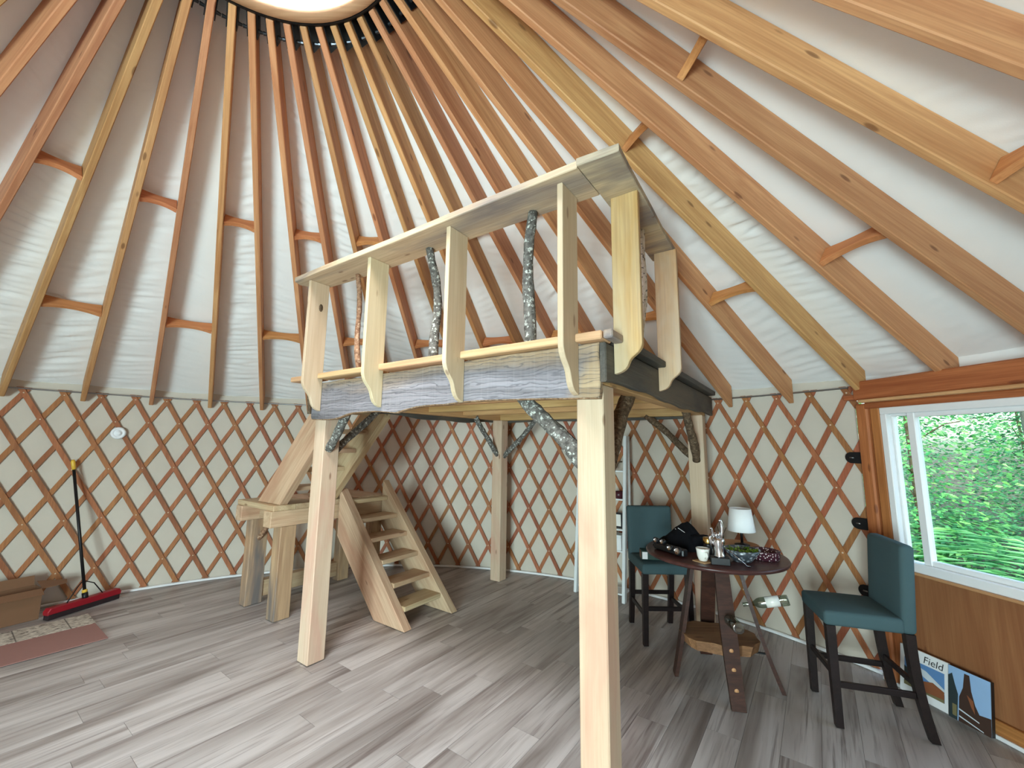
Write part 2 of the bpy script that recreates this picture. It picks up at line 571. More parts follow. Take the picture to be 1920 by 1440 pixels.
# ----------------------------------------------------------------------------
# the yurt shell
# ----------------------------------------------------------------------------
R_WALL = 4.57
H_LAT = 2.155                       # top crossing of the lattice
RAF_A0, RAF_DA, RAF_N = -34.158, 7.2, 50
RING_R, RING_Z = 0.764, 4.328       # where the rafters' lower edges meet the compression ring
EAVE_R, EAVE_Z = 4.50, 2.10         # lower tip of the rafters
SLOPE = math.atan2(RING_Z - EAVE_Z, EAVE_R - RING_R)
RAF_H, RAF_T = 0.19, 0.042
def roof_z(r):                      # lower edge of rafters
    return EAVE_Z + (EAVE_R - r) * math.tan(SLOPE)

# --- floor: one object per plank on a sub floor
FDIR = R_(54.0)
bm = bmesh.new()
bmesh.ops.create_circle(bm, cap_ends=True, segments=120, radius=4.62)
r = bmesh.ops.extrude_face_region(bm, geom=list(bm.faces))
bmesh.ops.translate(bm, vec=(0, 0, -0.12), verts=[v for v in r['geom'] if isinstance(v, bmesh.types.BMVert)])
floor = link('floor', bm_mesh('floor', bm), M['subfloor'], None, T(0, 0, -0.0045))
struct(floor, 'pale whitewashed plank floor of the round yurt')

def clip_circle(poly, rad):
    out = poly
    N = 72
    for i in range(N):
        a = 2 * math.pi * i / N
        nx, ny = math.cos(a), math.sin(a)
        res = []
        for j in range(len(out)):
            p, q = out[j], out[(j + 1) % len(out)]
            dp, dq = p[0] * nx + p[1] * ny - rad, q[0] * nx + q[1] * ny - rad
            if dp <= 0:
                res.append(p)
            if (dp < 0 < dq) or (dq < 0 < dp):
                t = dp / (dp - dq)
                res.append((p[0] + (q[0] - p[0]) * t, p[1] + (q[1] - p[1]) * t))
        out = res
        if len(out) < 3:
            return []
    return out

PW, PLEN = 0.19, 1.22
prng = random.Random(3)
for iy in range(-24, 25):
    y0 = iy * PW + 0.05
    off = prng.uniform(0, PLEN)
    x = -5.6 + off - PLEN
    while x < 4.7:
        poly = [(x + .0008, y0 + .0008), (x + PLEN - .0008, y0 + .0008), (x + PLEN - .0008, y0 + PW - .0008), (x + .0008, y0 + PW - .0008)]
        poly = clip_circle(poly, 4.545)
        if len(poly) >= 3:
            cx, cy = x + PLEN / 2, y0 + PW / 2
            bm = bmesh.new()
            vs = [bm.verts.new((px - cx, py - cy, 0.0)) for px, py in poly]
            lo = [bm.verts.new((px - cx, py - cy, -0.004)) for px, py in poly]
            bm.faces.new(vs)
            n = len(vs)
            for k in range(n):
                bm.faces.new((vs[k], lo[k], lo[(k + 1) % n], vs[(k + 1) % n]))
            me = bm_mesh('floor_plank', bm)
            mx = T(0, 0, 0.0045) @ RZ(FDIR) @ T(cx, cy, 0)
            link('floor_plank', me, M['plank'], floor, mx)
        x += PLEN

# --- walls: fabric drum with openings for the flat window and door panels
def drum(az0, az1, z0, z1, r, seg):
    bm = bmesh.new()
    prev = None
    for i in range(seg + 1):
        a = az0 + (az1 - az0) * i / seg
        wob = 0.004 * mnoise.noise(Vector((a * 0.35, 0, 3)))
        lo = bm.verts.new(azv(a, r + wob, z0)); mid = bm.verts.new(azv(a, r + wob * 2, (z0 + z1) / 2)); hi = bm.verts.new(azv(a, r, z1))
        if prev:
            bm.faces.new((prev[0], lo, mid, prev[1])); bm.faces.new((prev[1], mid, hi, prev[2]))
        prev = (lo, mid, hi)
    return bm
WIN_HALF, DOOR_HALF = 15.0, 14.2
wall = link('wall_back', bm_mesh('wall_back', drum(DOOR_AZ + DOOR_HALF - 360, WIN_AZ - WIN_HALF, -0.02, 2.34, 4.562, 220), True), M['wall_fabric'])
struct(wall, 'cream fabric wall liner behind the wooden lattice')
wall2 = link('wall_front', bm_mesh('wall_front', drum(WIN_AZ + WIN_HALF, DOOR_AZ - DOOR_HALF, -0.02, 2.34, 4.562, 140), True), M['wall_fabric'])
struct(wall2, 'cream fabric wall liner on the entrance side')

bm = bmesh.new()
for a0, a1 in ((DOOR_AZ + DOOR_HALF - 360, WIN_AZ - WIN_HALF + .4), (WIN_AZ + WIN_HALF, DOOR_AZ - DOOR_HALF)):
    prev = None
    n = 150
    for i in range(n + 1):
        a = a0 + (a1 - a0) * i / n
        ring = [bm.verts.new(azv(a, rr, zz)) for rr, zz in ((4.525, 0.005), (4.525, 0.022), (4.532, 0.028), (4.548, 0.028))]
        if prev:
            for k in range(3):
                bm.faces.new((prev[k], ring[k], ring[k + 1], prev[k + 1]))
        prev = ring
bb = link('baseboard_back', bm_mesh('baseboard_back', bm), M['white'])
struct(bb, 'thin white trim strip where the floor meets the fabric wall')

# --- roof: fabric cone with soft wrinkles, rafters, blocking and compression ring as its pieces
bm = bmesh.new()
NA, NR = 600, 250
rows = []
rw = random.Random(11)
bay_amp = [rw.choice((0.15, 0.35, 1.0, 1.0, 0.6)) for _ in range(RAF_N)]
bay_tilt = [rw.uniform(-.9, .9) for _ in range(RAF_N)]
s0 = RAF_H / math.cos(SLOPE) + 0.006
for j in range(NR + 1):
    t = j / NR
    r = 0.80 + (4.585 - 0.80) * t
    row = []
    for i in range(NA):
        a = 360 * i / NA
        bayf = ((a - RAF_A0) / RAF_DA) % RAF_N
        b = int(bayf) % RAF_N
        u = bayf - int(bayf)
        w = math.sin(math.pi * u)
        wd = min(1.0, r / 2.2)
        v = Vector((u * 1.1 * wd + b * 9.1, r * 15 + u * bay_tilt[b] * 3.5, 0))
        wr = abs(mnoise.noise(v)) * 1.6 - 0.5 + 0.5 * mnoise.noise(v * 2.1)
        lobe = 0.5 + 0.5 * mnoise.noise(Vector((b * 3.3, r * 0.9, 5)))
        dz = w * (0.036 * bay_amp[b] * wr * lobe * wd - 0.014 * wd)
        row.append(bm.verts.new(azv(a, r, roof_z(r) + s0 + dz)))
    rows.append(row)
# the liner turns down at the eave to the cable on top of the lattice
for rr, zz in ((4.585, 2.225), (4.57, 2.19)):
    rows.append([bm.verts.new(azv(360 * i / NA, rr, zz + 0.012 * mnoise.noise(Vector((i * .11, 2, 0))))) for i in range(NA)])
for j in range(len(rows) - 1):
    for i in range(NA):
        bm.faces.new((rows[j][i], rows[j][(i + 1) % NA], rows[j + 1][(i + 1) % NA], rows[j + 1][i]))
ceiling = link('ceiling', bm_mesh('ceiling', bm, True), M['roof_fabric'])
struct(ceiling, 'white fabric roof liner over radiating fir rafters')

RL = math.hypot(EAVE_R - RING_R - .012, EAVE_Z - RING_Z)
def rafter_mtx(a):
    er = azv(a)
    X = er * math.cos(SLOPE) - Vector((0, 0, math.sin(SLOPE)))
    Z = er * math.sin(SLOPE) + Vector((0, 0, math.cos(SLOPE)))
    Y = Z.cross(X)
    mx = Matrix((X, Y, Z)).transposed().to_4x4()
    mx.translation = azv(a, RING_R + .012, roof_z(RING_R + .012))
    return mx
th = math.tan(SLOPE)
raf_pts = [(0, 0), (RL, 0), (RL - 0.115, RAF_H), (-RAF_H * th, RAF_H)]
raf_me = None
for k in range(RAF_N):
    a = RAF_A0 + RAF_DA * k
    if raf_me is None:
        o = prism('rafter', raf_pts, -RAF_T / 2, RAF_T / 2, M['rafter'], ceiling, rafter_mtx(a), 0.005)
        raf_me = o.data
    else:
        link('rafter', raf_me, None, ceiling, rafter_mtx(a))
    # black steel shoe with a bolt at the ring, and a zinc bolt tip
# steel shoe shared mesh
bm = bmesh.new()
add_box(bm, 0.15, 0.006, 0.15, (0.062, 0.027, 0.10), .001)
add_box(bm, 0.15, 0.006, 0.15, (0.062, -0.027, 0.10), .001)
shoe_me = bm_mesh('rafter_shoe', bm); shoe_me.materials.append(M['black'])
bm = bmesh.new()
for sy in (-1, 1):
    rr = bmesh.ops.create_cone(bm, cap_ends=True, segments=8, radius1=0.013, radius2=0.009, depth=0.026)
    bmesh.ops.rotate(bm, verts=rr['verts'], cent=(0, 0, 0), matrix=Matrix.Rotation(math.pi / 2, 3, 'X'))
    bmesh.ops.translate(bm, verts=rr['verts'], vec=(0.10, sy * 0.042, 0.07))
bolt_me = bm_mesh('shoe_bolt', bm); bolt_me.materials.append(M['zinc'])
for k in range(RAF_N):
    a = RAF_A0 + RAF_DA * k
    sh = link('rafter_shoe', shoe_me, None, ceiling, rafter_mtx(a))
    link('bolt', bolt_me, None, sh)

# blocking: hourglass pieces in alternate bays, two heights
def blocking(k, rad):
    am = RAF_A0 + RAF_DA * (k + 0.5)
    half = rad * math.sin(R_(RAF_DA / 2)) - RAF_T / 2 - 0.001
    n = 10
    lo, hi = 0.012, 0.135
    pts = []
    for i in range(n + 1):
        t = -1 + 2 * i / n
        pts.append((t * half, lo + 0.034 * (1 - t * t)))
    for i in range(n + 1):
        t = 1 - 2 * i / n
        pts.append((t * half, hi - 0.016 * (1 - t * t)))
    mx = rafter_mtx(am)
    # local axes for the piece: X tangential, Y along the slope, Z normal
    X = -mx.col[1].to_3d(); Z = mx.col[2].to_3d(); Y = Z.cross(X)
    m2 = Matrix((X, Y, Z)).transposed().to_4x4()
    m2.translation = azv(am, rad, roof_z(rad))
    prism('blocking', pts, -0.019, 0.019, M['blocking'], ceiling, m2, 0.002)
for k in range(-8, 26):
    blocking(k, 3.31 if k % 2 else 2.13)

# compression ring: laminated wooden ring, steel band, acrylic dome
ring_o = lathe('compression_ring', [(0.685, RING_Z + .215), (0.685, RING_Z + .015), (0.692, RING_Z), (0.752, RING_Z - .003), (0.757, RING_Z + .004), (0.757, RING_Z + .215), (0.685, RING_Z + .215)], M['ring'], ceiling, 72, None, True)
lathe('steel_band', [(0.758, RING_Z - .004), (0.772, RING_Z - .004), (0.772, RING_Z + .22), (0.758, RING_Z + .22), (0.758, RING_Z - .004)], M['black'], ceiling, 72)
lathe('dome', [(0.80, RING_Z + .235), (0.77, RING_Z + .36), (0.66, RING_Z + .50), (0.48, RING_Z + .61), (0.25, RING_Z + .67), (0, RING_Z + .69)], M['dome'], ceiling, 48)
lathe('dome_collar', [(0.70, RING_Z + .216), (0.84, RING_Z + .216), (0.84, RING_Z + .238), (0.70, RING_Z + .238), (0.70, RING_Z + .216)], M['white'], ceiling, 64)

# --- steel tension cable that carries the rafter ends
bm = bmesh.new()
prev = None
for i in range(201):
    a = -154 + (WIN_AZ - 15.2 + 154) * i / 200
    ring = [bm.verts.new(azv(a, 4.515 + .008 * math.cos(q * 1.2566), 2.196 + .008 * math.sin(q * 1.2566))) for q in range(5)]
    if prev:
        for q in range(5):
            bm.faces.new((prev[q], ring[q], ring[(q + 1) % 5], prev[(q + 1) % 5]))
    prev = ring
tag(link('tension_cable', bm_mesh('tension_cable', bm, True), M['cable']), 'thin grey steel cable running along the top of the lattice', 'cable')

# --- lattice: crossed laths, each an object; shared meshes turned about the axis
lat = thing('lattice_wall', 'reddish fir lattice of crossed laths standing against the cream fabric wall', 'lattice')
DAZ, DZ = 1.8, 0.2625
TIP0 = -50.35
AZ_END = WIN_AZ - 14.55
def lath_mesh(sgn, zt, zb, r0, r1):
    key = ('l', sgn, round(zt, 3), round(zb, 3))
    if key in MESHES:
        return MESHES[key]
    bm = bmesh.new()
    n = 12
    prev = None
    half = 0.0215 * math.sqrt(1 + (DZ / (4.5 * R_(DAZ))) ** 2) / (DZ / (4.5 * R_(DAZ)))   # half width measured along the tangent
    for i in range(n + 1):
        z = zt + (zb - zt) * i / n
        a = sgn * DAZ * (H_LAT - z) / DZ
        da = math.degrees(half / 4.5)
        q = [bm.verts.new(azv(a - da, r0, z)), bm.verts.new(azv(a + da, r0, z)), bm.verts.new(azv(a + da, r1, z)), bm.verts.new(azv(a - da, r1, z))]
        if prev:
            for k in range(4):
                bm.faces.new((prev[k], prev[(k + 1) % 4], q[(k + 1) % 4], q[k]))
        else:
            bm.faces.new(q[::-1])
        prev = q
    bm.faces.new(prev)
    me = MESHES[key] = bm_mesh('lath', bm)
    me.materials.append(M['lath'])
    return me
ZT, ZB = H_LAT + 0.055, 0.035
for i in range(-9, 38):
    tip = TIP0 + 3.6 * i
    for sgn, r0, r1 in ((1, 4.529, 4.540), (-1, 4.541, 4.552)):
        zt, zb = ZT, ZB
        # laths stop at the window frame
        zc = H_LAT - (AZ_END - tip) * DZ / DAZ * sgn
        if sgn > 0:
            zb = max(zb, zc)
        else:
            zt = min(zt, zc)
        if zt - zb < 0.1:
            continue
        mx = Matrix.Rotation(-R_(tip), 4, 'Z')
        link('lath', lath_mesh(sgn, zt, zb, r0, r1), None, lat, mx)
bm = bmesh.new()
for i in range(-9, 36):
    for j in (0, 1, 3, 5, 7):
        a = TIP0 + 3.6 * i + (1.8 if j else 0)
        if a > AZ_END:
            continue
        rr = bmesh.ops.create_icosphere(bm, subdivisions=1, radius=0.0085)
        bmesh.ops.translate(bm, verts=rr['verts'], vec=azv(a, 4.528, H_LAT - DZ * j))
rv = link('rivets', bm_mesh('rivets', bm, True), M['rivet'], lat)
rv['kind'] = 'stuff'

# --- flat window panel on the right
WN = azv(WIN_AZ)                              # outward normal
WT = Vector((-WN.y, WN.x, 0))                 # along the panel, towards the back of the yurt
WM = Matrix((WT, -WN, Vector((0, 0, 1)))).transposed().to_4x4()   # local X along panel, Y into the room, Z up
WM.translation = WN * WIN_D
wr = empty_struct('wall_right', 'flat pine panel with cedar frame around the sliding window')
wr.matrix_basis = WM
boxr('lower_panel', (-1.12, -.05, 0.0), (1.02, -.02, .84), M['panel'], wr, 'Z')
wr.children[-1]
boxr('bottom_rail', (-1.12, -.02, 0.004), (1.02, .006, .105), M['cedar'], wr, 'X')
boxr('outer_stile', (1.02, -.07, 0), (1.115, .03, 2.05), M['cedar'], wr, 'Z', .012)
boxr('inner_stile', (.925, -.07, .80), (1.018, .02, 2.05), M['cedar'], wr, 'Z', .02)
boxr('lower_stile', (.93, -.02, .105), (1.018, .008, .80), M['cedar'], wr, 'Z')
boxr('outer_stile', (-1.215, -.07, 0), (-1.12, .03, 2.05), M['cedar'], wr, 'Z', .012)
boxr('header', (-1.26, -.12, 2.075), (1.09, .07, 2.225), M['cedar'], wr, 'X', .012)
boxr('header_cap', (-1.24, -.10, 2.052), (1.04, .085, 2.075), M['tan_line'] if False else M['beam'], wr, 'X')
boxr('header_ear', (1.04, -.06, 2.085), (1.19, .05, 2.125), M['cedar'], wr, 'X', .01)
boxr('head_trim', (-1.2, -.06, 2.005), (1.04, .035, 2.052), M['cedar'], wr, 'X', .008)
prism('fabric_fill', [(-1.3, 2.18), (1.28, 2.18), (1.28, 2.46), (-1.3, 2.46)], -.15, -.13, M['roof_fabric'], wr, None, 0)
boxr('white_strip', (-1.2, .006, .002), (1.12, .022, .026), M['white'], wr, 'X')

win = empty_struct('window_1', 'white vinyl sliding window looking out on green forest')
win.matrix_basis = WM
WX0, WX1, WZ0, WZ1 = -.93, .922, .85, 2.005
boxr('window_frame', (WX0, -.05, WZ1 - .05), (WX1, .035, WZ1), M['white'], win, 'X')
boxr('window_frame', (WX0, -.05, WZ0), (WX1, .045, WZ0 + .06), M['white'], win, 'X')
boxr('window_frame', (WX1 - .045, -.05, WZ0 + .06), (WX1, .035, WZ1 - .05), M['white'], win, 'Z')
boxr('window_frame', (WX0, -.05, WZ0 + .06), (WX0 + .045, .035, WZ1 - .05), M['white'], win, 'Z')
boxr('track', (WX0 + .045, -.045, WZ1 - .068), (WX1 - .045, .005, WZ1 - .05), M['white'], win, 'X')
boxr('sill', (WX0 - .05, .006, WZ0 - .018), (1.0, .06, WZ0), M['tan'], win, 'X')
# sliding sash: stile near the left jamb, rails, panes
boxr('sash_stile', (.70, -.03, WZ0 + .06), (.748, .02, WZ1 - .05), M['white'], win, 'Z')
boxr('sash_rail', (WX0 + .045, -.03, WZ0 + .06), (.70, .012, WZ0 + .095), M['white'], win, 'X')
boxr('sash_rail', (WX0 + .045, -.03, WZ1 - .082), (.70, .012, WZ1 - .05), M['white'], win, 'X')
boxr('fixed_bead', (WX1 - .06, -.048, WZ0 + .06), (WX1 - .045, -.01, WZ1 - .05), M['white'], win, 'Z')
boxr('sash_stile', (-.10, -.048, WZ0 + .06), (-.055, -.008, WZ1 - .05), M['white'], win, 'Z')
for x0, x1, y in ((WX0 + .045, .70, -.012), (.748, WX1 - .05, -.034)):
    boxr('pane', (x0, y - .002, WZ0 + .09), (x1, y + .002, WZ1 - .06), M['glass'], win, 'X', 0)

# black steel straps tying the lattice to the window frame
for i, (z, dx) in enumerate(((1.62, 0), (1.10, .0), (.588, .0))):
    pts = []
    for q in range(13):
        th_ = math.pi / 2 + math.pi * q / 12
        pts.append((0.045 * math.cos(th_), 0.045 * math.sin(th_)))
    pts += [(0.16, -.045), (0.16, .045)]
    a = 64.75
    p = azv(a, 4.524, z)
    X = azv(a + 90)
    mx = Matrix((X, azv(a), Vector((0, 0, 1)))).transposed().to_4x4()
    mx.translation = p
    o = prism('steel_strap', pts, -.003, .003, M['black'], None, mx, .001)
    tag(o, ['black rounded steel strap on the lattice high beside the window frame', 'black rounded steel strap on the lattice at mid height of the window frame',
            'black rounded steel strap on the lattice below the window sill'][i], 'bracket')
    tube('slot', [(-.01, -.006, 0), (.02, -.006, 0)], .006, M['cable'], o, 6)

# --- glazed double door behind the photographer (the main source of daylight)
DN = azv(DOOR_AZ)
DT = Vector((-DN.y, DN.x, 0))
DM = Matrix((DT, -DN, Vector((0, 0, 1)))).transposed().to_4x4()
DM.translation = DN * DOOR_D
door = empty_struct('door_1', 'glazed double entrance door in a cedar frame')
door.matrix_basis = DM
boxr('door_jamb', (-1.14, -.1, 0), (-.95, .04, 2.12), M['cedar'], door, 'Z')
boxr('door_jamb', (.95, -.1, 0), (1.14, .04, 2.12), M['cedar'], door, 'Z')
boxr('door_head', (-1.2, -.12, 2.12), (1.2, .06, 2.26), M['cedar'], door, 'X')
boxr('threshold', (-.95, -.1, -.01), (.95, .03, .03), M['cedar'], door, 'X')
prism('fabric_fill', [(-1.25, 2.2), (1.25, 2.2), (1.25, 2.46), (-1.25, 2.46)], -.15, -.13, M['roof_fabric'], door, None, 0)
for x0, x1 in ((-.945, -.005), (.005, .945)):
    lf = boxr('door_leaf', (x0, -.05, .03), (x0 + .09, -.005, 2.115), M['white'], door, 'Z')
    boxr('door_stile', (x1 - .09, -.05, .03), (x1, -.005, 2.115), M['white'], door, 'Z')
    boxr('door_rail', (x0 + .09, -.05, .03), (x1 - .09, -.005, .20), M['white'], door, 'X')
    boxr('door_rail', (x0 + .09, -.05, 2.02), (x1 - .09, -.005, 2.115), M['white'], door, 'X')
    boxr('door_pane', (x0 + .09, -.03, .20), (x1 - .09, -.026, 2.02), M['glass'], door, 'X', 0)

# ----------------------------------------------------------------------------
# the sleeping loft (local axes: x along the front, y into the depth)
# ----------------------------------------------------------------------------
LO_LOC, LO_ROT = (-0.3578, 1.9751, 0.0), R_(-34.9643)
PS = 0.145                        # post side
LW, LD = 2.564, 2.593             # outer width and depth over the posts
loft = thing('loft', 'raised pine sleeping loft on square posts with live edge fascia and branch railing', 'loft', LO_LOC, LO_ROT)
BEAM_Z = 2.0
for px, py in ((0, 0), (LW - PS, 0), (0, LD - PS), (LW - PS, LD - PS)):
    boxr('post', (px, py, 0.0045), (px + PS, py + PS, BEAM_Z), M['post'], loft, 'Z', .006)
# beams on the posts, joists, deck
boxr('beam', (0, LD - .10, BEAM_Z), (LW, LD, 2.15), M['beam'], loft, 'X')
boxr('beam', (0, .0, BEAM_Z), (LW, .09, 2.15), M['beam'], loft, 'X')
boxr('beam', (0, .09, BEAM_Z), (.09, LD - .10, 2.15), M['beam'], loft, 'Y')
boxr('beam', (LW - .09, .09, BEAM_Z), (LW, LD - .10, 2.15), M['beam'], loft, 'Y')
for v in (.65, 1.2, 1.75):
    boxr('joist', (.09, v, BEAM_Z + .02), (LW - .09, v + .07, 2.15), M['beam'], loft, 'X')
nb = 15
for i in range(nb):
    u0 = LW * i / nb
    boxr('deck_board', (u0 + .001, -.02, 2.15), (u0 + LW / nb - .001, LD, 2.18), M['ledge'], loft, 'Y', .002)

# front fascia with live edges (outline traced in metres on its own plane)
bot = [(.0, 1.90), (.016, 1.878), (.14, 1.873), (.267, 1.872), (.34, 1.874), (.417, 1.885), (.50, 1.905), (.576, 1.914), (.70, 1.917), (.839, 1.917), (.95, 1.909), (1.067, 1.898),
       (1.16, 1.916), (1.273, 1.932), (1.36, 1.936), (1.44, 1.938), (1.52, 1.936), (1.60, 1.941), (1.70, 1.946), (1.83, 1.946), (1.961, 1.944), (2.1, 1.940), (2.253, 1.935), (2.42, 1.928), (2.560, 1.923)]
top = [(2.566, 1.96), (2.572, 2.06), (2.562, 2.14), (2.566, 2.205), (2.40, 2.205), (2.2, 2.203), (2.0, 2.205), (1.8, 2.203), (1.6, 2.196), (1.4, 2.20), (1.2, 2.193), (1.0, 2.19), (.8, 2.192), (.6, 2.182), (.4, 2.186), (.2, 2.178), (.0, 2.18)]
fo = prism('fascia_board', bot + top, -.045, -.002, M['fascia'], loft, None, .006)
fo.data.materials.append(M['wane'])
for pl in fo.data.polygons:
    if pl.normal.z < -.35:
        pl.material_index = 1
# side and back fascias, darker
rb = [(v, 2.008 + .012 * math.sin(v * 3.1) + .006 * math.sin(v * 11)) for v in [-.045 + i * .142 for i in range(21)]]
rt_ = [(v, 2.2) for v in (2.795, 1.8, .9, -.045)]
SIDE = Matrix(((0, -1, 0, 0), (1, 0, 0, 0), (0, 0, 1, 0), (0, 0, 0, 1)))      # local X -> loft +y, local Y -> loft -x
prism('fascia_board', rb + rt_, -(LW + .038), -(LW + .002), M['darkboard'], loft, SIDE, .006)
lb = [(v, 1.968 + .020 * math.sin(v * 2.3 + 1) + .008 * math.sin(v * 9)) for v in [.0 + i * .13 for i in range(20)]]
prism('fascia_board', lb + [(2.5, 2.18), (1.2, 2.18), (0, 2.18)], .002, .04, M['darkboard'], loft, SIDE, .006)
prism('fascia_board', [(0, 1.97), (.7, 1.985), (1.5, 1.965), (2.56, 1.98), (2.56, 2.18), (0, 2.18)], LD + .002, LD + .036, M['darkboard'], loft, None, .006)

# ledge pieces on top of the fascia, between the balusters
BU = [.141, .917, 1.689, 2.457]   # right hand faces of the front balusters
BT = .032
RV = [.055, .845]                 # front faces of the right hand balusters
segs = [(-.28, BU[0] - BT)] + [(BU[i], BU[i + 1] - BT) for i in range(3)] + [(BU[3], LW + .04)]
for u0, u1 in segs:
    boxr('ledge', (u0 + .002, -.097, 2.207), (u1 - .002, .03, 2.25), M['ledge'], loft, 'X', .006)
for v0, v1 in ((-.095, RV[0]), (RV[0] + BT, RV[1]), (RV[1] + BT, 2.68)):
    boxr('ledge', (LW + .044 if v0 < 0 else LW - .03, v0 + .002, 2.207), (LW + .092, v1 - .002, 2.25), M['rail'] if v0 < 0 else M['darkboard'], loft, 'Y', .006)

# balusters: boards on edge with an ogee foot
def ogee(depth, z0, z1, zs):
    """outline: back edge at 0, front edge at -depth, foot curving from the front edge at zs to the back at z0"""
    pts = [(0, z0), (0, z1), (-depth, z1)]
    for fr_, t in ((0, 0), (.015, .10), (.06, .2), (.14, .3), (.25, .39), (.36, .47), (.44, .56), (.485, .66), (.53, .76), (.61, .86), (.74, .94), (.88, .985), (.97, 1)):
        pts.append((-depth * (1 - fr_), zs + (z0 - zs) * t))
    return pts
for u in BU:
    mx = Matrix(((0, -1, 0, u), (1, 0, 0, -.0465), (0, 0, 1, 0), (0, 0, 0, 1)))
    prism('baluster', ogee(.165, 1.945, 3.01, 2.185), 0, BT, M['baluster'], loft, mx, .003)
for v in RV:
    # outline runs towards +x: mirror
    pts = [(-x, z) for x, z in ogee(.145, 2.055, 3.01, 2.20)][::-1]
    prism('baluster', pts, v, v + BT, M['goldboard'], loft, T(LW + .040, 0, 0), .003)

# hand rails lying flat on the balusters
prism('hand_rail', [(-.06, -.20), (-.02, -.262), (.4, -.268), (1.2, -.262), (1.9, -.272), (2.566, -.27), (2.566, .0), (1.8, -.01), (1.1, .0), (.4, -.005), (.02, -.03)], -3.052, -3.011, M['rail'], loft,
      Matrix(((1, 0, 0, 0), (0, 0, 1, 0), (0, -1, 0, 0), (0, 0, 0, 1))), .004)
prism('hand_rail', [(2.57, -.285), (2.775, -.272), (2.765, -.1), (2.75, .3), (2.735, .6), (2.728, .97), (2.56, .97), (2.565, .4), (2.57, 0)], -3.052, -3.011, M['rail'], loft,
      Matrix(((1, 0, 0, 0), (0, 0, 1, 0), (0, -1, 0, 0), (0, 0, 0, 1))), .004)

# crooked branches as spindles
branch('branch_spindle', (.60, -.03, 2.251), (.563, -.07, 3.01), .022, .018, M['bark_red'], loft, 3, .016)
branch('branch_spindle', (1.40, -.03, 2.251), (1.36, -.065, 3.01), .032, .026, M['bark'], loft, 5, .028)
branch('branch_spindle', (2.155, -.03, 2.251), (2.186, -.055, 3.01), .036, .026, M['bark'], loft, 8, .030)
branch('branch_spindle', (2.60, .46, 2.251), (2.625, .487, 3.01), .019, .027, M['birch'], loft, 9, .012)
branch('branch_spindle', (-.065, -.02, 1.93), (-.06, -.03, 2.95), .019, .015, M['bark_brown'], loft, 12, .02)

# knee braces: short logs between posts and beams
c = PS / 2
branch('knee_brace', (PS - .012, c - .02, 1.635), (.47, c - .02, 2.02), .036, .034, M['bark'], loft, 21, .010)
branch('knee_brace', (c, PS - .012, 1.60), (c, .60, 2.03), .032, .032, M['bark'], loft, 22, .010)
branch('knee_brace', (LW - PS + .012, c, 1.60), (2.00, c, 2.01), .046, .038, M['bark'], loft, 23, .012)
branch('knee_brace', (LW - c, PS - .012, 1.50), (LW - c - .02, .66, 2.03), .052, .046, M['bark_brown'], loft, 24, .014)
branch('knee_brace', (c, LD - PS + .012, 1.55), (c, 2.0, 2.03), .032, .03, M['bark'], loft, 25, .010)
branch('knee_brace', (PS - .012, LD - c, 1.53), (.62, LD - c, 2.01), .032, .03, M['bark'], loft, 26, .010)
branch('knee_brace', (LW - PS + .012, LD - c, 1.60), (2.0, LD - c, 2.01), .034, .034, M['bark_brown'], loft, 27, .010)
branch('knee_brace', (LW - c, LD - PS + .012, 1.56), (LW - c, 2.09, 2.04), .040, .034, M['bark_brown'], loft, 28, .010)
# dark knots and nail heads on the face of the nearest left baluster
lathe('knot', [(0, .0), (.022, .001), (.018, .006), (0, .008)], M['bark_brown'], loft, 10, T(BU[0] + .0005, -.11, 2.80) @ Matrix.Rotation(math.pi / 2, 4, 'Y') @ Matrix.Diagonal((1.5, .8, .3, 1)))

def slope_prism(name, pts, y0, y1, mat, parent, ang):
    c_, s_ = math.cos(ang), math.sin(ang)
    loc_ = [(x * c_ + z * s_, -x * s_ + z * c_) for x, z in pts]
    mx = Matrix(((c_, 0, -s_, 0), (0, 1, 0, 0), (s_, 0, c_, 0), (0, 0, 0, 1)))
    return prism(name, loc_, y0, y1, mat, parent, mx, .005)

# ----------------------------------------------------------------------------
# switchback stair up to the loft (same local axes)
# ----------------------------------------------------------------------------
st = thing('staircase', 'heavy pine staircase with open treads turning on a square landing', 'staircase', LO_LOC, LO_ROT)
PZ = 1.08
# lower flight
low = [(.29, .0045), (-.15, .0045), (-.835, .70), (-.835, 1.195)]
slope_prism('stringer', low, .822, .915, M['stair'], st, R_(-46))
slope_prism('stringer', [(x + .05, z) for x, z in low[:2]] + [(-.835, .745), (-.835, 1.25)], 1.388, 1.475, M['stair'], st, R_(-46))
for z, u in ((.17, .18), (.345, .01), (.53, -.178), (.715, -.366), (.89, -.545), (1.07, -.73)):
    boxr('tread', (u - (.235 if z < 1 else .11), .9155, z - .045), (u, 1.3875, z), M['stair'], st, 'Y', .005)
# landing: planks on two joists on four legs
nd = 6
for i in range(nd):
    v0 = .14 + (1.46 - .14) * i / nd
    boxr('landing_plank', (-1.62, v0 + .001, PZ - .052), (-.852, v0 + 1.32 / nd - .001, PZ), M['stair'], st, 'X', .004)
boxr('landing_joist', (-1.60, .125, PZ - .205), (-1.47, 1.45, PZ - .053), M['stair'], st, 'Y')
boxr('landing_joist', (-1.00, .125, PZ - .205), (-.855, 1.45, PZ - .053), M['stair'], st, 'Y')
boxr('landing_joist', (-1.468, .30, PZ - .19), (-1.002, .37, PZ - .053), M['stair'], st, 'X')
for u0, v0, w, d in ((-1.61, .245, .125, .17), (-1.005, .232, .143, .155), (-1.585, 1.29, .12, .14), (-.99, 1.29, .12, .14)):
    boxr('landing_leg', (u0, v0, .0045), (u0 + w, v0 + d, PZ - .206), M['leg'], st, 'Z', .005)
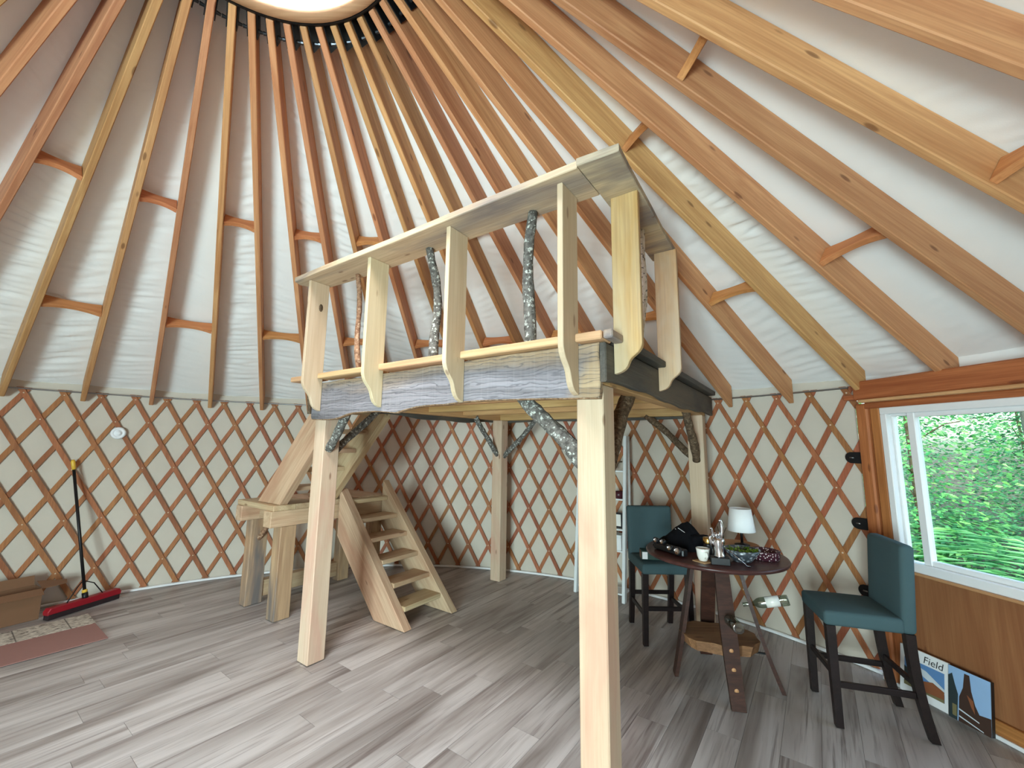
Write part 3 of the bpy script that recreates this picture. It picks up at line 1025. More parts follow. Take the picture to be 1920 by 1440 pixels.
boxr('foot_rail', (-1.60, .417, .06), (-1.50, 1.288, .22), M['stair'], st, 'Y')
branch('branch_brace', (-1.50, .33, .66), (-1.32, .33, PZ - .20), .022, .03, M['bark_red'], st, 31, .012, 8)
# upper flight
upp = [(-1.31, PZ + .001), (-.875, PZ + .001), (-.05, 1.945), (-.05, 2.19), (-.235, 2.19)]
slope_prism('stringer', upp, .20, .285, M['stair'], st, R_(46))
slope_prism('stringer', upp, .735, .82, M['stair'], st, R_(46))
for i in range(5):
    z = 1.25 + .19 * i
    um = (z - PZ) / 1.045 - 1.0925
    boxr('tread', (um - .115, .2855, z - .042), (um + .105, .7345, z), M['stair'], st, 'Y', .005)

# ----------------------------------------------------------------------------
# bar stools
# ----------------------------------------------------------------------------
FZ = 0.0045                      # floor surface
def cushion(name, lo, hi, rad, mat, parent, taper=0.0, lean=0.0, crown=0.0):
    """upholstered block with rounded edges"""
    lo, hi = Vector(lo), Vector(hi)
    d, c = hi - lo, (lo + hi) / 2
    bm = bmesh.new()
    r = bmesh.ops.create_cube(bm, size=1.0)
    bmesh.ops.scale(bm, vec=d, verts=bm.verts)
    bmesh.ops.bevel(bm, geom=list(bm.edges), offset=rad, segments=4, affect='EDGES', profile=0.5)
    bmesh.ops.subdivide_edges(bm, edges=[e for e in bm.edges if e.calc_length() > .12], cuts=3, use_grid_fill=True)
    for v in bm.verts:
        x, y, z = v.co
        if crown and z > 0:
            v.co.z += crown * (1 - (2 * x / d.x) ** 2) * max(0.0, 1 - (2 * y / d.y) ** 2)
        k = (z / d.z + .5)
        v.co.x *= 1 - taper * k
        v.co.y += lean * k
    bmesh.ops.translate(bm, vec=c, verts=bm.verts)
    return link(name, bm_mesh(name, bm, True), mat, parent)

def taper_leg(name, p0, p1, w0, w1, mat, parent, bend=0.0):
    """square leg, top p0 to foot p1, optional backwards sweep"""
    p0, p1 = Vector(p0), Vector(p1)
    bm = bmesh.new()
    prev = None
    n = 8 if bend else 2
    for i in range(n + 1):
        t = i / n
        c = p0.lerp(p1, t)
        c.y += bend * (t * t - t)
        w = (w0 + (w1 - w0) * t) / 2
        q = [bm.verts.new(c + Vector((sx * w, sy * w, 0))) for sx, sy in ((-1, -1), (1, -1), (1, 1), (-1, 1))]
        if prev:
            for k in range(4):
                bm.faces.new((prev[k], prev[(k + 1) % 4], q[(k + 1) % 4], q[k]))
        else:
            bm.faces.new(q)
        prev = q
    bm.faces.new(prev[::-1])
    return link(name, bm_mesh(name, bm), mat, parent)

def stool(label, loc, rot):
    t = thing('bar_stool', label, 'bar stool', loc, rot, 'bar stools at the round table')
    cushion('seat', (-.215, -.245, .585), (.215, .175, .672), .022, M['teal'], t, crown=.02)
    cushion('backrest', (-.215, .155, .585), (.215, .232, 1.105), .026, M['teal'], t, lean=.035)
    for sx in (-1, 1):
        taper_leg('leg', (sx * .188, -.212, .588), (sx * .200, -.212, FZ), .050, .040, M['espresso'], t)
        taper_leg('leg', (sx * .188, .195, .588), (sx * .186, .262, FZ), .050, .042, M['espresso'], t, .07)
        board('side_stretcher', (sx * .197, -.195, .245), (sx * .190, .195, .245), .022, .036, M['espresso'], t)
    board('cross_stretcher', (-.18, -.212, .30), (.18, -.212, .30), .022, .036, M['espresso'], t)
    board('cross_stretcher', (-.17, .205, .30), (.17, .205, .30), .022, .036, M['espresso'], t)
    return t
stool('teal upholstered bar stool standing behind the table with a small box on its seat', (2.665, 2.517, 0), R_(0))
stool('teal upholstered bar stool with an empty seat in front of the window wall', (3.592, 1.412, 0), R_(-107.8))

# ----------------------------------------------------------------------------
# round table on barrel staves
# ----------------------------------------------------------------------------
TC = Vector((2.855, 1.80, 0))
TZ = 0.90
tb = thing('round_table', 'dark round counter height table on curved barrel stave legs', 'table', TC)
lathe('table_top', [(0, TZ - .034), (.470, TZ - .034), (.490, TZ - .026), (.496, TZ - .012), (.490, TZ - .002), (.482, TZ), (0, TZ)], M['tabletop'], tb, 64)
boxr('apron', (-.17, -.17, TZ - .10), (.17, .17, TZ - .035), M['darkwood'], tb, 'X')
tb.children[-1].rotation_euler = (0, 0, R_(-12))
def stave(foot, w=.105):
    f = Vector(foot)
    rf = f.length
    er = f.normalized()
    et = Vector((-er.y, er.x, 0))
    bm = bmesh.new()
    prev = None
    n = 14
    def pt(t):
        z = TZ - .05 - (TZ - .05 - FZ) * t
        r = .16 + (rf - .16) * (0.35 * t + 0.65 * t * t) + .02 * math.sin(math.pi * t)
        return er * r + Vector((0, 0, z))
    for i in range(n + 1):
        t = i / n
        c = pt(t)
        hw = w / 2 * (0.86 + 0.14 * math.sin(math.pi * min(1, t * 1.1)))
        th2 = .013
        q = [bm.verts.new(c + et * sx * hw + er * sy * th2) for sx, sy in ((-1, -1), (1, -1), (1, 1), (-1, 1))]
        if prev:
            for k in range(4):
                bm.faces.new((prev[k], prev[(k + 1) % 4], q[(k + 1) % 4], q[k]))
        else:
            bm.faces.new(q)
        prev = q
    bm.faces.new(prev[::-1])
    o = link('stave_leg', bm_mesh('stave_leg', bm), M['darkwood'], tb)
    return o, pt, er, et
SF = [(-.067, -.374, 0), (.36, -.159, 0), (-.306, .065, 0), (.067, .374, 0)]
sf, spt, ser, set_ = stave(SF[0])
for t in (.62, .745, .875):
    p = spt(t) + ser * .0135
    mx = Matrix((set_, ser.cross(set_), ser)).transposed().to_4x4()
    mx.translation = p
    lathe('plug', [(0, 0), (.014, 0), (.014, .002), (0, .003)], M['tan'], sf, 14, mx)
s2, spt2, ser2, _ = stave(SF[1])
stave(SF[2]); stave(SF[3])
# steel rods between the staves carrying a live edge log slab
for a, b in ((SF[1], SF[2]), (SF[0], SF[3])):
    A, B = Vector(a) * .80, Vector(b) * .80
    board('steel_rod', A + Vector((0, 0, .235)), B + Vector((0, 0, .235)), .012, .012, M['black'], tb)
bm = bmesh.new()
rs = random.Random(5)
n = 26
prof = []
for k in range(n):
    a = 2 * math.pi * k / n
    r = .235 * (1 + .16 * math.cos(2 * a + .5)) + rs.uniform(-.018, .018)
    prof.append((math.cos(a) * r, math.sin(a) * r))
lo = [bm.verts.new((x * .94 + rs.uniform(-.008, .008), y * .94, .243)) for x, y in prof]
hi = [bm.verts.new((x, y, .315 + rs.uniform(-.004, .004))) for x, y in prof]
bm.faces.new(lo[::-1]); bm.faces.new(hi)
for k in range(n):
    bm.faces.new((lo[k], lo[(k + 1) % n], hi[(k + 1) % n], hi[k]))
link('slab_shelf', bm_mesh('slab_shelf', bm), M['slab'], tb)

# wine bottles lying in the staves, necks through the wood
def bottle(label, neck, axis):
    axis = Vector(axis).normalized()
    up2 = Vector((0, 0, 1))
    side = up2.cross(axis).normalized()
    mx = Matrix((side, axis.cross(side), axis)).transposed().to_4x4()
    mx.translation = neck
    b = thing('wine_bottle', label, 'bottle')
    b.matrix_basis = mx
    lathe('glass', [(.0, .295), (.018, .290), (.034, .298), (.0365, .288), (.0365, .12), (.030, .095), (.0145, .07), (.0135, .006), (.0155, .0), (.010, -.001)], M['bottle'], b, 22)
    if 'white label' in label:
        lathe('label', [(.0369, .15), (.0371, .15), (.0371, .24), (.0369, .24)], M['ceramic'], b, 22)
    return b
tip = TC + spt(.40) - ser * .05 + Vector((0, 0, .0))
bottle('empty clear bottle poking neck first through the front stave of the table', tip, ser + Vector((0, 0, .10)))
tip = TC + spt2(.36) - ser2 * .05
bottle('empty clear bottle with white label held sideways in the right stave of the table', tip, ser2 + Vector((0, 0, .26)))

# ----------------------------------------------------------------------------
# things on the table
# ----------------------------------------------------------------------------
# small lamp
lp = thing('table_lamp', 'small table lamp with white tapered shade and black stem', 'lamp', (3.165, 1.965, TZ + .0085))
lathe('lamp_base', [(0, 0), (.055, 0), (.055, .012), (.012, .02), (.009, .03)], M['black'], lp, 24)
tube('stem', [(0, 0, .02), (0, 0, .16)], .010, M['black'], lp, 10)
lathe('lamp_shade', [(.101, .115), (.103, .117), (.079, .292), (.077, .292), (.101, .115)], M['shade'], lp, 40)
for a in range(3):
    board('shade_spider', (0, 0, .155), (math.cos(a * 2.09) * .094, math.sin(a * 2.09) * .094, .155), .003, .003, M['black'], lp)

# coffee cup on its coaster
CU = Vector((2.645, 1.515, TZ))
bm = bmesh.new(); add_box(bm, .10, .10, .006, (0, 0, .003), .001)
o = link('coaster', bm_mesh('coaster', bm), M['cork'], None, T(*CU) @ RZ(.5)); tag(o, 'square cork coaster under the white cup', 'coaster')
cup = thing('coffee_cup', 'white ceramic cup with handle on a cork coaster', 'cup', CU + Vector((0, 0, .0065)))
lathe('cup_body', [(0, .003), (.022, 0), (.027, .003), (.038, .03), (.042, .065), (.045, .085), (.042, .085), (.038, .06), (.033, .03), (.02, .01), (0, .01)], M['ceramic'], cup, 28)
tube('handle', [(.0, -.040, .066), (.0, -.060, .064), (.0, -.066, .045), (.0, -.055, .028), (.0, -.036, .024)], .005, M['ceramic'], cup, 8)
# jar of coffee
jar = thing('coffee_jar', 'dark instant coffee jar with gold lid beside the silver hand', 'jar', (2.735, 1.625, TZ))
lathe('jar_body', [(0, 0), (.033, 0), (.036, .008), (.036, .075), (.030, .092), (.030, .10), (0, .10)], M['blackplastic'], jar, 20)
lathe('lid', [(.0, .1), (.034, .1), (.035, .104), (.035, .136), (.032, .14), (0, .14)], M['gold'], jar, 20)
lathe('label', [(.0362, .02), (.0364, .02), (.0364, .068), (.0362, .068)], M['ceramic'], jar, 6)
# silver hand sculpture
hs = thing('hand_sculpture', 'polished silver hand sculpture with raised finger on a black block', 'sculpture', (2.735, 1.46, TZ), R_(-18))
bm = bmesh.new(); add_box(bm, .118, .075, .048, (0, 0, .024), .003)
link('plinth', bm_mesh('plinth', bm), M['blackplastic'], hs)
bm = bmesh.new()
add_tube(bm, [(0, 0, .046), (0, 0, .06), (-.002, 0, .085), (-.004, 0, .115), (-.004, 0, .145), (0, 0, .165), (.004, 0, .178)], [.038, .034, .029, .033, .041, .040, .030], 16)
add_tube(bm, [(.018, 0, .165), (.022, 0, .21), (.024, -.004, .245), (.020, -.006, .275), (.012, -.012, .292), (.006, -.02, .296)], [.014, .0125, .012, .011, .010, .006], 10)   # long raised finger, tip bent
add_tube(bm, [(-.034, -.006, .12), (-.052, -.014, .145), (-.058, -.02, .175), (-.052, -.024, .20)], [.016, .013, .011, .007], 10)                                       # thumb
add_tube(bm, [(.002, 0, .17), (.002, -.008, .20), (-.002, -.03, .212), (-.004, -.04, .192)], [.013, .0115, .011, .007], 10)
add_tube(bm, [(-.014, 0, .168), (-.017, -.006, .193), (-.020, -.028, .206), (-.02, -.038, .188)], [.0125, .011, .0105, .007], 10)
add_tube(bm, [(-.028, 0, .155), (-.036, 0, .19), (-.040, -.006, .22), (-.047, -.016, .238), (-.056, -.02, .234)], [.011, .0095, .0085, .007, .005], 10)
link('hand', bm_mesh('hand', bm, True), M['silver'], hs)
# bowl of succulents
bw = thing('succulent_bowl', 'grey patterned bowl filled with bright green succulents', 'planter', (2.925, 1.525, TZ))
t_ = NT('leaf_pattern_glaze')
vo = t_.n('TexVoronoi'); vo.inputs['Scale'].default_value = 38; t_.l(t_.coord(), vo.inputs['Vector'])
M['bowl'] = t_.set(t_.ramp(vo.outputs['Distance'], [(.0, lin((196, 204, 210))), (.5, lin((60, 66, 72)))]), .3)
lathe('bowl', [(0, 0), (.05, 0), (.056, .004), (.09, .045), (.118, .088), (.112, .088), (.085, .05), (.05, .012), (0, .012)], M['bowl'], bw, 36)
lathe('soil', [(0, .07), (.098, .07)], M['soil'], bw, 20)
bm = bmesh.new()
rs = random.Random(9)
for k in range(34):
    rr, aa = .098 * math.sqrt(rs.random()), rs.uniform(0, 6.28)
    cx, cy = rr * math.cos(aa), rr * math.sin(aa)
    for q in range(7):
        a2 = q * 0.9 + rs.random()
        l = rs.uniform(.016, .028)
        d = Vector((math.cos(a2), math.sin(a2), rs.uniform(.5, 1.3))).normalized()
        p = Vector((cx, cy, .072))
        s = Vector((-math.sin(a2), math.cos(a2), 0)) * .006
        v = [bm.verts.new(p), bm.verts.new(p + d * l * .6 + s), bm.verts.new(p + d * l), bm.verts.new(p + d * l * .6 - s)]
        bm.faces.new(v)
lf = link('leaves', bm_mesh('leaves', bm), M['succulent'], bw)
lf['kind'] = 'stuff'
# spoon leaning on the bowl
sp = thing('spoon', 'slim steel spoon leaning against the succulent bowl', 'spoon', (2.86, 1.43, TZ))
tube('handle', [(.03, -.035, .004), (-.052, .035, .085)], .0028, M['silver'], sp, 6)
lathe('spoon_head', [(0, .0), (.010, .002), (.014, .006)], M['silver'], sp, 12, T(.036, -.040, .0005))
# maroon patterned dish
t_ = NT('dotted_maroon')
vo = t_.n('TexVoronoi'); vo.inputs['Scale'].default_value = 62; t_.l(t_.coord(), vo.inputs['Vector'])
M['dotted'] = t_.set(t_.ramp(vo.outputs['Distance'], [(.24, lin((226, 210, 206))), (.32, lin((70, 30, 42)))]), .5)
o = lathe('patterned_dish', [(0, 0), (.085, 0), (.092, .006), (.096, .056), (.102, .060), (.096, .062), (.088, .056), (.082, .012), (0, .012)], M['dotted'], None, 32, T(3.135, 1.61, TZ))
tag(o, 'maroon dish with pale dotted pattern beside the succulent bowl', 'dish')
o = lathe('serving_tray', [(0, .0), (.145, .0), (.165, .02), (.17, .028), (.162, .028), (.142, .008), (0, .008)], M['tan'], None, 36, T(3.10, 1.945, TZ))
tag(o, 'round tan wooden tray under the small table lamp', 'tray')
# dry twigs in a little dark vase
vs_ = thing('twig_vase', 'tiny dark vase with dry twigs behind the silver hand', 'vase', (2.88, 1.72, TZ))
lathe('vase', [(0, 0), (.022, 0), (.03, .03), (.014, .06), (.016, .07), (.011, .07), (0, .05)], M['brown_glaze'], vs_, 16)
for k, (dx, dy, h) in enumerate(((-.012, .01, .20), (.014, .0, .23), (.03, .015, .19))):
    tube('twig', [(0, 0, .05), (dx * .3, dy * .4, .12), (dx, dy, h * .8), (dx * 1.6, dy, h)], [.002, .002, .0018, .003], M['bark_brown'], vs_, 5)
# heap of black clothing
bm = bmesh.new()
NU, NV = 40, 20
grid = []
for j in range(NV + 1):
    row = []
    for i in range(NU):
        a = 2 * math.pi * i / NU
        t = j / NV
        rad = 1 - t
        x, y = .22 * rad * math.cos(a), .155 * rad * math.sin(a)
        ridge = max(0.0, 1 - abs(x - .05) / .23) * max(0.0, 1 - abs(y - .02) / .24)
        h = .055 * (1 - rad ** 4) + .15 * ridge * (1 - rad ** 3)
        h += .022 * mnoise.noise(Vector((x * 11, y * 11, 1))) * (1 - rad ** 6) + .012 * mnoise.noise(Vector((x * 27, y * 27, 4))) * (1 - rad ** 6)
        edge = 1 + .12 * mnoise.noise(Vector((math.cos(a) * 2, math.sin(a) * 2, 7)))
        row.append(bm.verts.new((x * edge, y * edge, max(.0, h) + .001)))
    grid.append(row)
for j in range(NV):
    for i in range(NU):
        bm.faces.new((grid[j][i], grid[j][(i + 1) % NU], grid[j + 1][(i + 1) % NU], grid[j + 1][i]))
bm.faces.new(grid[-1])
bmesh.ops.remove_doubles(bm, verts=bm.verts, dist=1e-5)
jk = thing('black_jacket', 'crumpled black jacket heaped on the round table', 'jacket', (2.665, 1.93, TZ), R_(-8))
link('cloth', bm_mesh('cloth', bm, True), M['blackcloth'], jk)
bm = bmesh.new()
add_tube(bm, [(.05, -.10, .075), (.10, -.11, .085), (.15, -.09, .09), (.18, -.05, .08)], [.05, .05, .042, .035], 10)
for v in bm.verts:
    v.co.z *= .9
    v.co += Vector((1, 1, 1)) * .012 * mnoise.noise(v.co * 18)
link('sleeve', bm_mesh('sleeve', bm, True), M['blackcloth'], jk)
board('drawstring', (-.03, -.02, .150), (.02, -.07, .118), .004, .003, M['white'], jk)
board('drawstring', (-.05, -.01, .142), (-.01, -.065, .108), .004, .003, M['white'], jk)
# black bar with four round spot lamps
lb_ = thing('spot_light_bar', 'black light bar with four round glass spot lamps at the table edge', 'light', (2.50, 1.745, TZ), R_(-66))
board('bar', (-.15, 0, .03), (.15, 0, .03), .055, .05, M['blackplastic'], lb_, (0, 0, 1), .008)
for k, (x, y, zz, r) in enumerate(((-.125, -.018, .068, .018), (-.05, -.024, .072, .018), (.03, -.030, .045, .020), (.11, -.034, .042, .026))):
    mx = T(x, y, zz) @ Matrix.Rotation(R_(80), 4, 'X')
    sl = lathe('spot_lamp', [(0, -.03), (r * .8, -.03), (r * 1.15, -.01), (r * 1.2, .012), (r, .012), (r * .7, -.006), (0, -.012)], M['blackplastic'], lb_, 18, mx)
    lathe('lens', [(0, .004), (r * .7, .002), (r * .95, .008)], M['silver'], sl, 18)

# small box on the seat of the far stool
SB = Vector((2.555, 2.385, .694))
bx_ = thing('small_box', 'dark green box with white end panel lying on a stool seat', 'box', SB, R_(-8))
bm = bmesh.new(); add_box(bm, .17, .11, .075, (0, 0, .0385), .002)
link('carton', bm_mesh('carton', bm), M['green_box'], bx_)
bm = bmesh.new(); add_box(bm, .045, .0015, .06, (-.055, -.0558, .036))
link('white_panel', bm_mesh('white_panel', bm), M['white'], bx_)
bm = bmesh.new(); add_box(bm, .0015, .09, .06, (-.0858, 0, .038))
link('end_panel', bm_mesh('end_panel', bm), M['brown_print'], bx_)

# ----------------------------------------------------------------------------
# white ladder shelf between loft post and wall
# ----------------------------------------------------------------------------
ls = thing('ladder_shelf', 'white ladder shelf leaning to the lattice behind the loft post', 'shelf', (2.535, 3.255, FZ), R_(-36))
# local: x along the shelf (to the right is the visible side), y back to the wall
LSW, LSH = .58, 1.80
for x in (0, -LSW):
    board('front_rail', (x, 0, 0), (x, .17, LSH), .036, .06, M['whitewood'], ls, (0, -1, 0))
    board('rear_rail', (x, .235, 0), (x, .235, LSH), .03, .045, M['whitewood'], ls, (0, -1, 0))
    board('top_rail', (x, .19, LSH - .03), (x, .235, LSH - .03), .03, .05, M['whitewood'], ls)
SH = []
for z in (.08, .52, .75, 1.08, 1.40):
    yf = .17 * z / LSH + .02
    boxr('shelf_board', (-LSW + .018, yf, z - .018), (-.018, .225, z), M['whitewood'], ls, 'X', .002)
    SH.append((z, yf))
def on_shelf(name, label, cat, x, k, mk):
    z, yf = SH[k]
    th_ = R_(-36)
    p = Matrix.Rotation(th_, 3, 'Z') @ Vector((x, (yf + .225) / 2, 0)) + Vector((2.535, 3.255, FZ + z + .0005))
    t = thing(name, label, cat, p, th_)
    mk(t)
def mk_frame(t):
    boxr('frame', (-.06, -.008, 0), (.06, .008, .17), M['blackplastic'], t, 'X')
    boxr('print', (-.045, -.0095, .02), (.045, -.008, .15), M['ceramic'], t, 'X', 0)
on_shelf('picture_frame', 'small black picture frame standing on the white ladder shelf', 'picture frame', -.12, 2, mk_frame)
def mk_basket(t):
    lathe('basket', [(0, 0), (.05, 0), (.06, .08), (.055, .08), (.046, .008), (0, .008)], M['brown_glaze'], t, 18)
on_shelf('small_basket', 'small dark brown pot on the white ladder shelf', 'pot', -.10, 3, mk_basket)
def mk_drawer(t):
    boxr('carton', (-.11, -.07, 0), (.11, .07, .165), M['white'], t, 'X')
    boxr('lid', (-.113, -.073, .13), (.113, .073, .166), M['whitewood'], t, 'X')
on_shelf('storage_box', 'white lidded storage box low on the ladder shelf', 'box', -.16, 1, mk_drawer)
def mk_sculp(t):
    branch('driftwood', (-.06, 0, .022), (.06, .01, .10), .02, .008, M['bark_brown'], t, 44, .02, 8, 8)
on_shelf('driftwood_piece', 'dark twisted driftwood piece on the upper ladder shelf', 'driftwood', -.12, 4, mk_sculp)

# ----------------------------------------------------------------------------
# framed prints leaning at the foot of the window wall
# ----------------------------------------------------------------------------
def wall_frame(name, label, x0, x1, h, lean, thick, mat):
    """local: X along the wall, Y into the room, Z up; foot stands clear of the wall, top touches"""
    t = thing(name, label, 'picture')
    a = math.atan2(lean, h)
    t.matrix_basis = WM @ T((x0 + x1) / 2, .022 + lean + thick, .030) @ Matrix.Rotation(a, 4, 'X')
    w = x1 - x0
    boxr('backing', (-w / 2, -thick, 0), (w / 2, 0, h), mat, t, 'X', .002)
    return t, w
def flat(name, pts, y, mat, parent):
    bm = bmesh.new()
    bm.faces.new([bm.verts.new((x, y, z)) for x, z in pts])
    return link(name, bm_mesh(name, bm), mat, parent)
def text(name, body, x, z, size, y, mat, parent, shear=.15):
    cu = bpy.data.curves.new(name, 'FONT')
    cu.body = body
    cu.size = size
    cu.shear = shear
    tmp = bpy.data.objects.new(name, cu)
    COL.objects.link(tmp)
    me = bpy.data.meshes.new_from_object(tmp.evaluated_get(bpy.context.evaluated_depsgraph_get()))
    bpy.data.objects.remove(tmp)
    # text lies in XY: stand it up facing the room (+Y), reading from the room
    me.transform(Matrix(((-1, 0, 0, x), (0, 0, 1, y), (0, 1, 0, z), (0, 0, 0, 1))))
    me.materials.clear()
    return link(name, me, mat, parent)
M['sky_print'] = plain('print_sky_blue', (96, 138, 188), .5)
M['pale_sky'] = plain('print_pale_sky', (150, 184, 222), .5)
M['hill_print'] = plain('print_dark_hill', (44, 56, 58), .5)
M['rust_print'] = plain('print_rust_field', (140, 84, 54), .5)
M['cloud_print'] = plain('print_cloud', (206, 214, 220), .5)
M['olive_print'] = plain('print_olive', (120, 112, 78), .5)
M['umber_print'] = plain('print_umber', (66, 46, 38), .5)
p1, w = wall_frame('field_print', 'white bordered landscape print with handwritten Field lettering leaning on the panel', .664, .952, .30, .045, .018, M['white'])
h = .30
e = .0008
flat('sky', [(-w / 2 + .02, .05), (w / 2 - .03, .05), (w / 2 - .03, .225), (-w / 2 + .02, .225)], e, M['sky_print'], p1)
flat('cloud', [(-w / 2 + .02, .13), (-.02, .19), (.03, .20), (0, .15), (-w / 2 + .02, .10)], 2 * e, M['cloud_print'], p1)
flat('hill', [(w / 2 - .03, .17), (.02, .125), (-w / 2 + .02, .10), (-w / 2 + .02, .05), (w / 2 - .03, .05)], 3 * e, M['hill_print'], p1)
flat('field', [(.0, .12), (-.06, .14), (-w / 2 + .02, .115), (-w / 2 + .02, .05), (.04, .05)], 4 * e, M['rust_print'], p1)
flat('meadow', [(w / 2 - .03, .075), (0, .06), (-w / 2 + .02, .07), (-w / 2 + .02, .05), (w / 2 - .03, .05)], 5 * e, M['olive_print'], p1)
text('lettering', 'So', .118, .237, .062, e, M['blackplastic'], p1)
text('lettering', 'Field', .0, .237, .062, e, M['blackplastic'], p1)
p2, w = wall_frame('rock_print', 'unframed print of a brown rock spire against blue sky leaning on the panel', .444, .655, .30, .045, .028, M['blackplastic'])
flat('sky', [(-w / 2, .0), (w / 2, .0), (w / 2, .30), (-w / 2, .30)], e, M['pale_sky'], p2)
flat('rock', [(.055, .0), (.05, .14), (.03, .20), (.022, .285), (-.004, .285), (-.012, .20), (-.03, .13), (-.05, .09), (-w / 2, .10), (-w / 2, 0)], 2 * e, M['umber_print'], p2)
flat('tree', [(w / 2, .0), (w / 2, .24), (.085, .26), (.07, .20), (.055, .15), (.06, .0)], 3 * e, M['hill_print'], p2)
flat('rock_light', [(.01, .17), (-.022, .15), (-.03, .08), (-.012, .11)], 4 * e, M['rust_print'], p2)
flat('sign', [(.062, .02), (.085, .02), (.085, .085), (.062, .085)], 4 * e, M['olive_print'], p2)
flat('log', [(.05, .075), (-.05, .05), (-.05, .044), (.05, .066)], 5 * e, M['cloud_print'], p2)
flat('log', [(.05, .035), (-.07, .01), (-.07, .005), (.05, .027)], 5 * e, M['cloud_print'], p2)

# ----------------------------------------------------------------------------
# left side: broom, carton, mats, smoke detector
# ----------------------------------------------------------------------------
br = thing('push_broom', 'red push broom with black handle leaning on the lattice', 'broom', (-2.995, 2.94, FZ), math.atan2(3.235 - 2.646, -2.937 + 3.065))
# local x along the head, local y towards the wall
boxr('bristles', (-.30, -.032, .0), (.30, .032, .06), M['bristle'], br, 'X', .004)
prism('broom_head', [(-.305, .045), (.305, .045), (.31, .075), (.29, .105), (-.29, .105), (-.31, .075)], -.036, .036, M['red'], br, None, .006)
_c, _s = math.cos(br.rotation_euler[2]), math.sin(br.rotation_euler[2])
dtop = Vector((-3.365, 2.965, 1.475)) - Vector(br.location)
top_l = Vector((_c * dtop.x + _s * dtop.y, -_s * dtop.x + _c * dtop.y, dtop.z))
base_l = Vector((0, 0, .105))
hd = (top_l - base_l)
tube('handle', [base_l + hd * .0, base_l + hd * .93], .0135, M['black'], br, 10)
tube('socket', [base_l - hd * .012, base_l + hd * .035], .024, M['black'], br, 12)
tube('collar', [base_l + hd * .035, base_l + hd * .055], .021, M['yellow'], br, 12)
tube('grip', [base_l + hd * .925, base_l + hd * .985, base_l + hd], [.016, .019, .012], M['yellow'], br, 12)
for sx in (-1, 1):
    tube('brace', [base_l + Vector((sx * .15, 0, 0)), base_l + Vector((sx * .07, .015, .12)), base_l + hd * .11 + Vector((sx * .02, 0, 0)), base_l + hd * .115], .005, M['black'], br, 6)

MU = Vector((math.cos(FDIR), math.sin(FDIR), 0))       # along the planks
MV = Vector((-MU.y, MU.x, 0))
def mat_obj(name, origin, lu, lv, th_, mat):
    mx = Matrix((MU, MV, Vector((0, 0, 1)))).transposed().to_4x4()
    mx.translation = origin
    bm = bmesh.new()
    add_box(bm, lu, lv, th_, (-lu / 2, lv / 2, th_ / 2), .002)
    return link(name, bm_mesh(name, bm), mat, None, mx)
o = mat_obj('floor_mat', Vector((-2.147, 2.314, FZ)), 1.6, .49, .006, M['pink'])
tag(o, 'plain dusty pink mat lying on the plank floor', 'mat')
t_ = NT('stone_pattern_mat')
tc = t_.n('TexCoord'); sp_ = t_.n('SeparateXYZ'); t_.l(tc.outputs['Object'], sp_.inputs[0])
fl_ = t_.noise(t_.coord((1, 2.2, 1)), 16, 4, .6, 1.5)
cc = t_.ramp(fl_, [(.36, lin((92, 84, 78))), (.46, lin((176, 166, 152))), (.58, lin((214, 206, 192)))])
ln_ = t_.math('ABSOLUTE', t_.math('SUBTRACT', t_.math('FRACT', t_.math('MULTIPLY', sp_.outputs['X'], 3.1)), .5))
cc = t_.mix(t_.ramp(ln_, [(.0, (1, 1, 1, 1)), (.022, (0, 0, 0, 1))]), cc, lin((70, 62, 56)))
M['stone_mat'] = t_.set(cc, .8)
o = mat_obj('patterned_mat', Vector((-2.545, 2.610, FZ)), 1.6, .34, .006, M['stone_mat'])
tag(o, 'cream and grey patterned mat beside the pink mat', 'mat')

cb = thing('cardboard_box', 'open brown cardboard box with spread flaps standing by the lattice', 'box', (-3.165, 2.685, FZ), R_(62))
# local: x along the front face (box lies towards -x), y towards the wall
boxr('carton_side', (-.62, .0, .0), (0, .006, .275), M['card'], cb, 'X', 0)
boxr('carton_side', (-.62, .194, .0), (0, .20, .275), M['card'], cb, 'X', 0)
boxr('carton_side', (-.006, .006, .0), (0, .194, .275), M['card'], cb, 'Y', 0)
boxr('carton_side', (-.62, .006, .0), (-.614, .194, .275), M['card'], cb, 'Y', 0)
boxr('carton_bottom', (-.614, .006, .0), (-.006, .194, .006), M['card'], cb, 'X', 0)
board('flap', (-.31, -.001, .275), (-.31, -.085, .235), .60, .005, M['card'], cb, (0, -.4, .9), 0)
board('flap', (-.31, .201, .275), (-.31, .235, .36), .60, .005, M['card'], cb, (0, .9, -.3), 0)
prism('flap', [(.0, .0), (.17, .02), (.19, .10), (.0, .19)], 0, .005, M['card'], cb, T(.001, .01, .272) @ Matrix.Rotation(R_(-78), 4, 'X'), 0)

sd = thing('smoke_detector', 'round white smoke detector screwed to the lattice', 'smoke detector')
a = math.degrees(math.atan2(-3.153, 3.21))
mx = Matrix((azv(a + 90), Vector((0, 0, 1)).cross(azv(a + 90)) * 0 + Vector((0, 0, 1)), -azv(a))).transposed().to_4x4()
if mx.determinant() < 0:
    mx = Matrix((-azv(a + 90), Vector((0, 0, 1)), -azv(a))).transposed().to_4x4()
mx.translation = azv(a, 4.5285, 1.766)
sd.matrix_basis = mx
lathe('housing', [(0, 0), (.066, 0), (.068, .012), (.062, .026), (.046, .034), (.044, .030), (.030, .030), (.028, .036), (0, .038)], M['grey_plastic'], sd, 32)
lathe('test_button', [(0, .038), (.012, .038), (.011, .042), (0, .042)], M['white'], sd, 14, T(.012, -.004, 0))

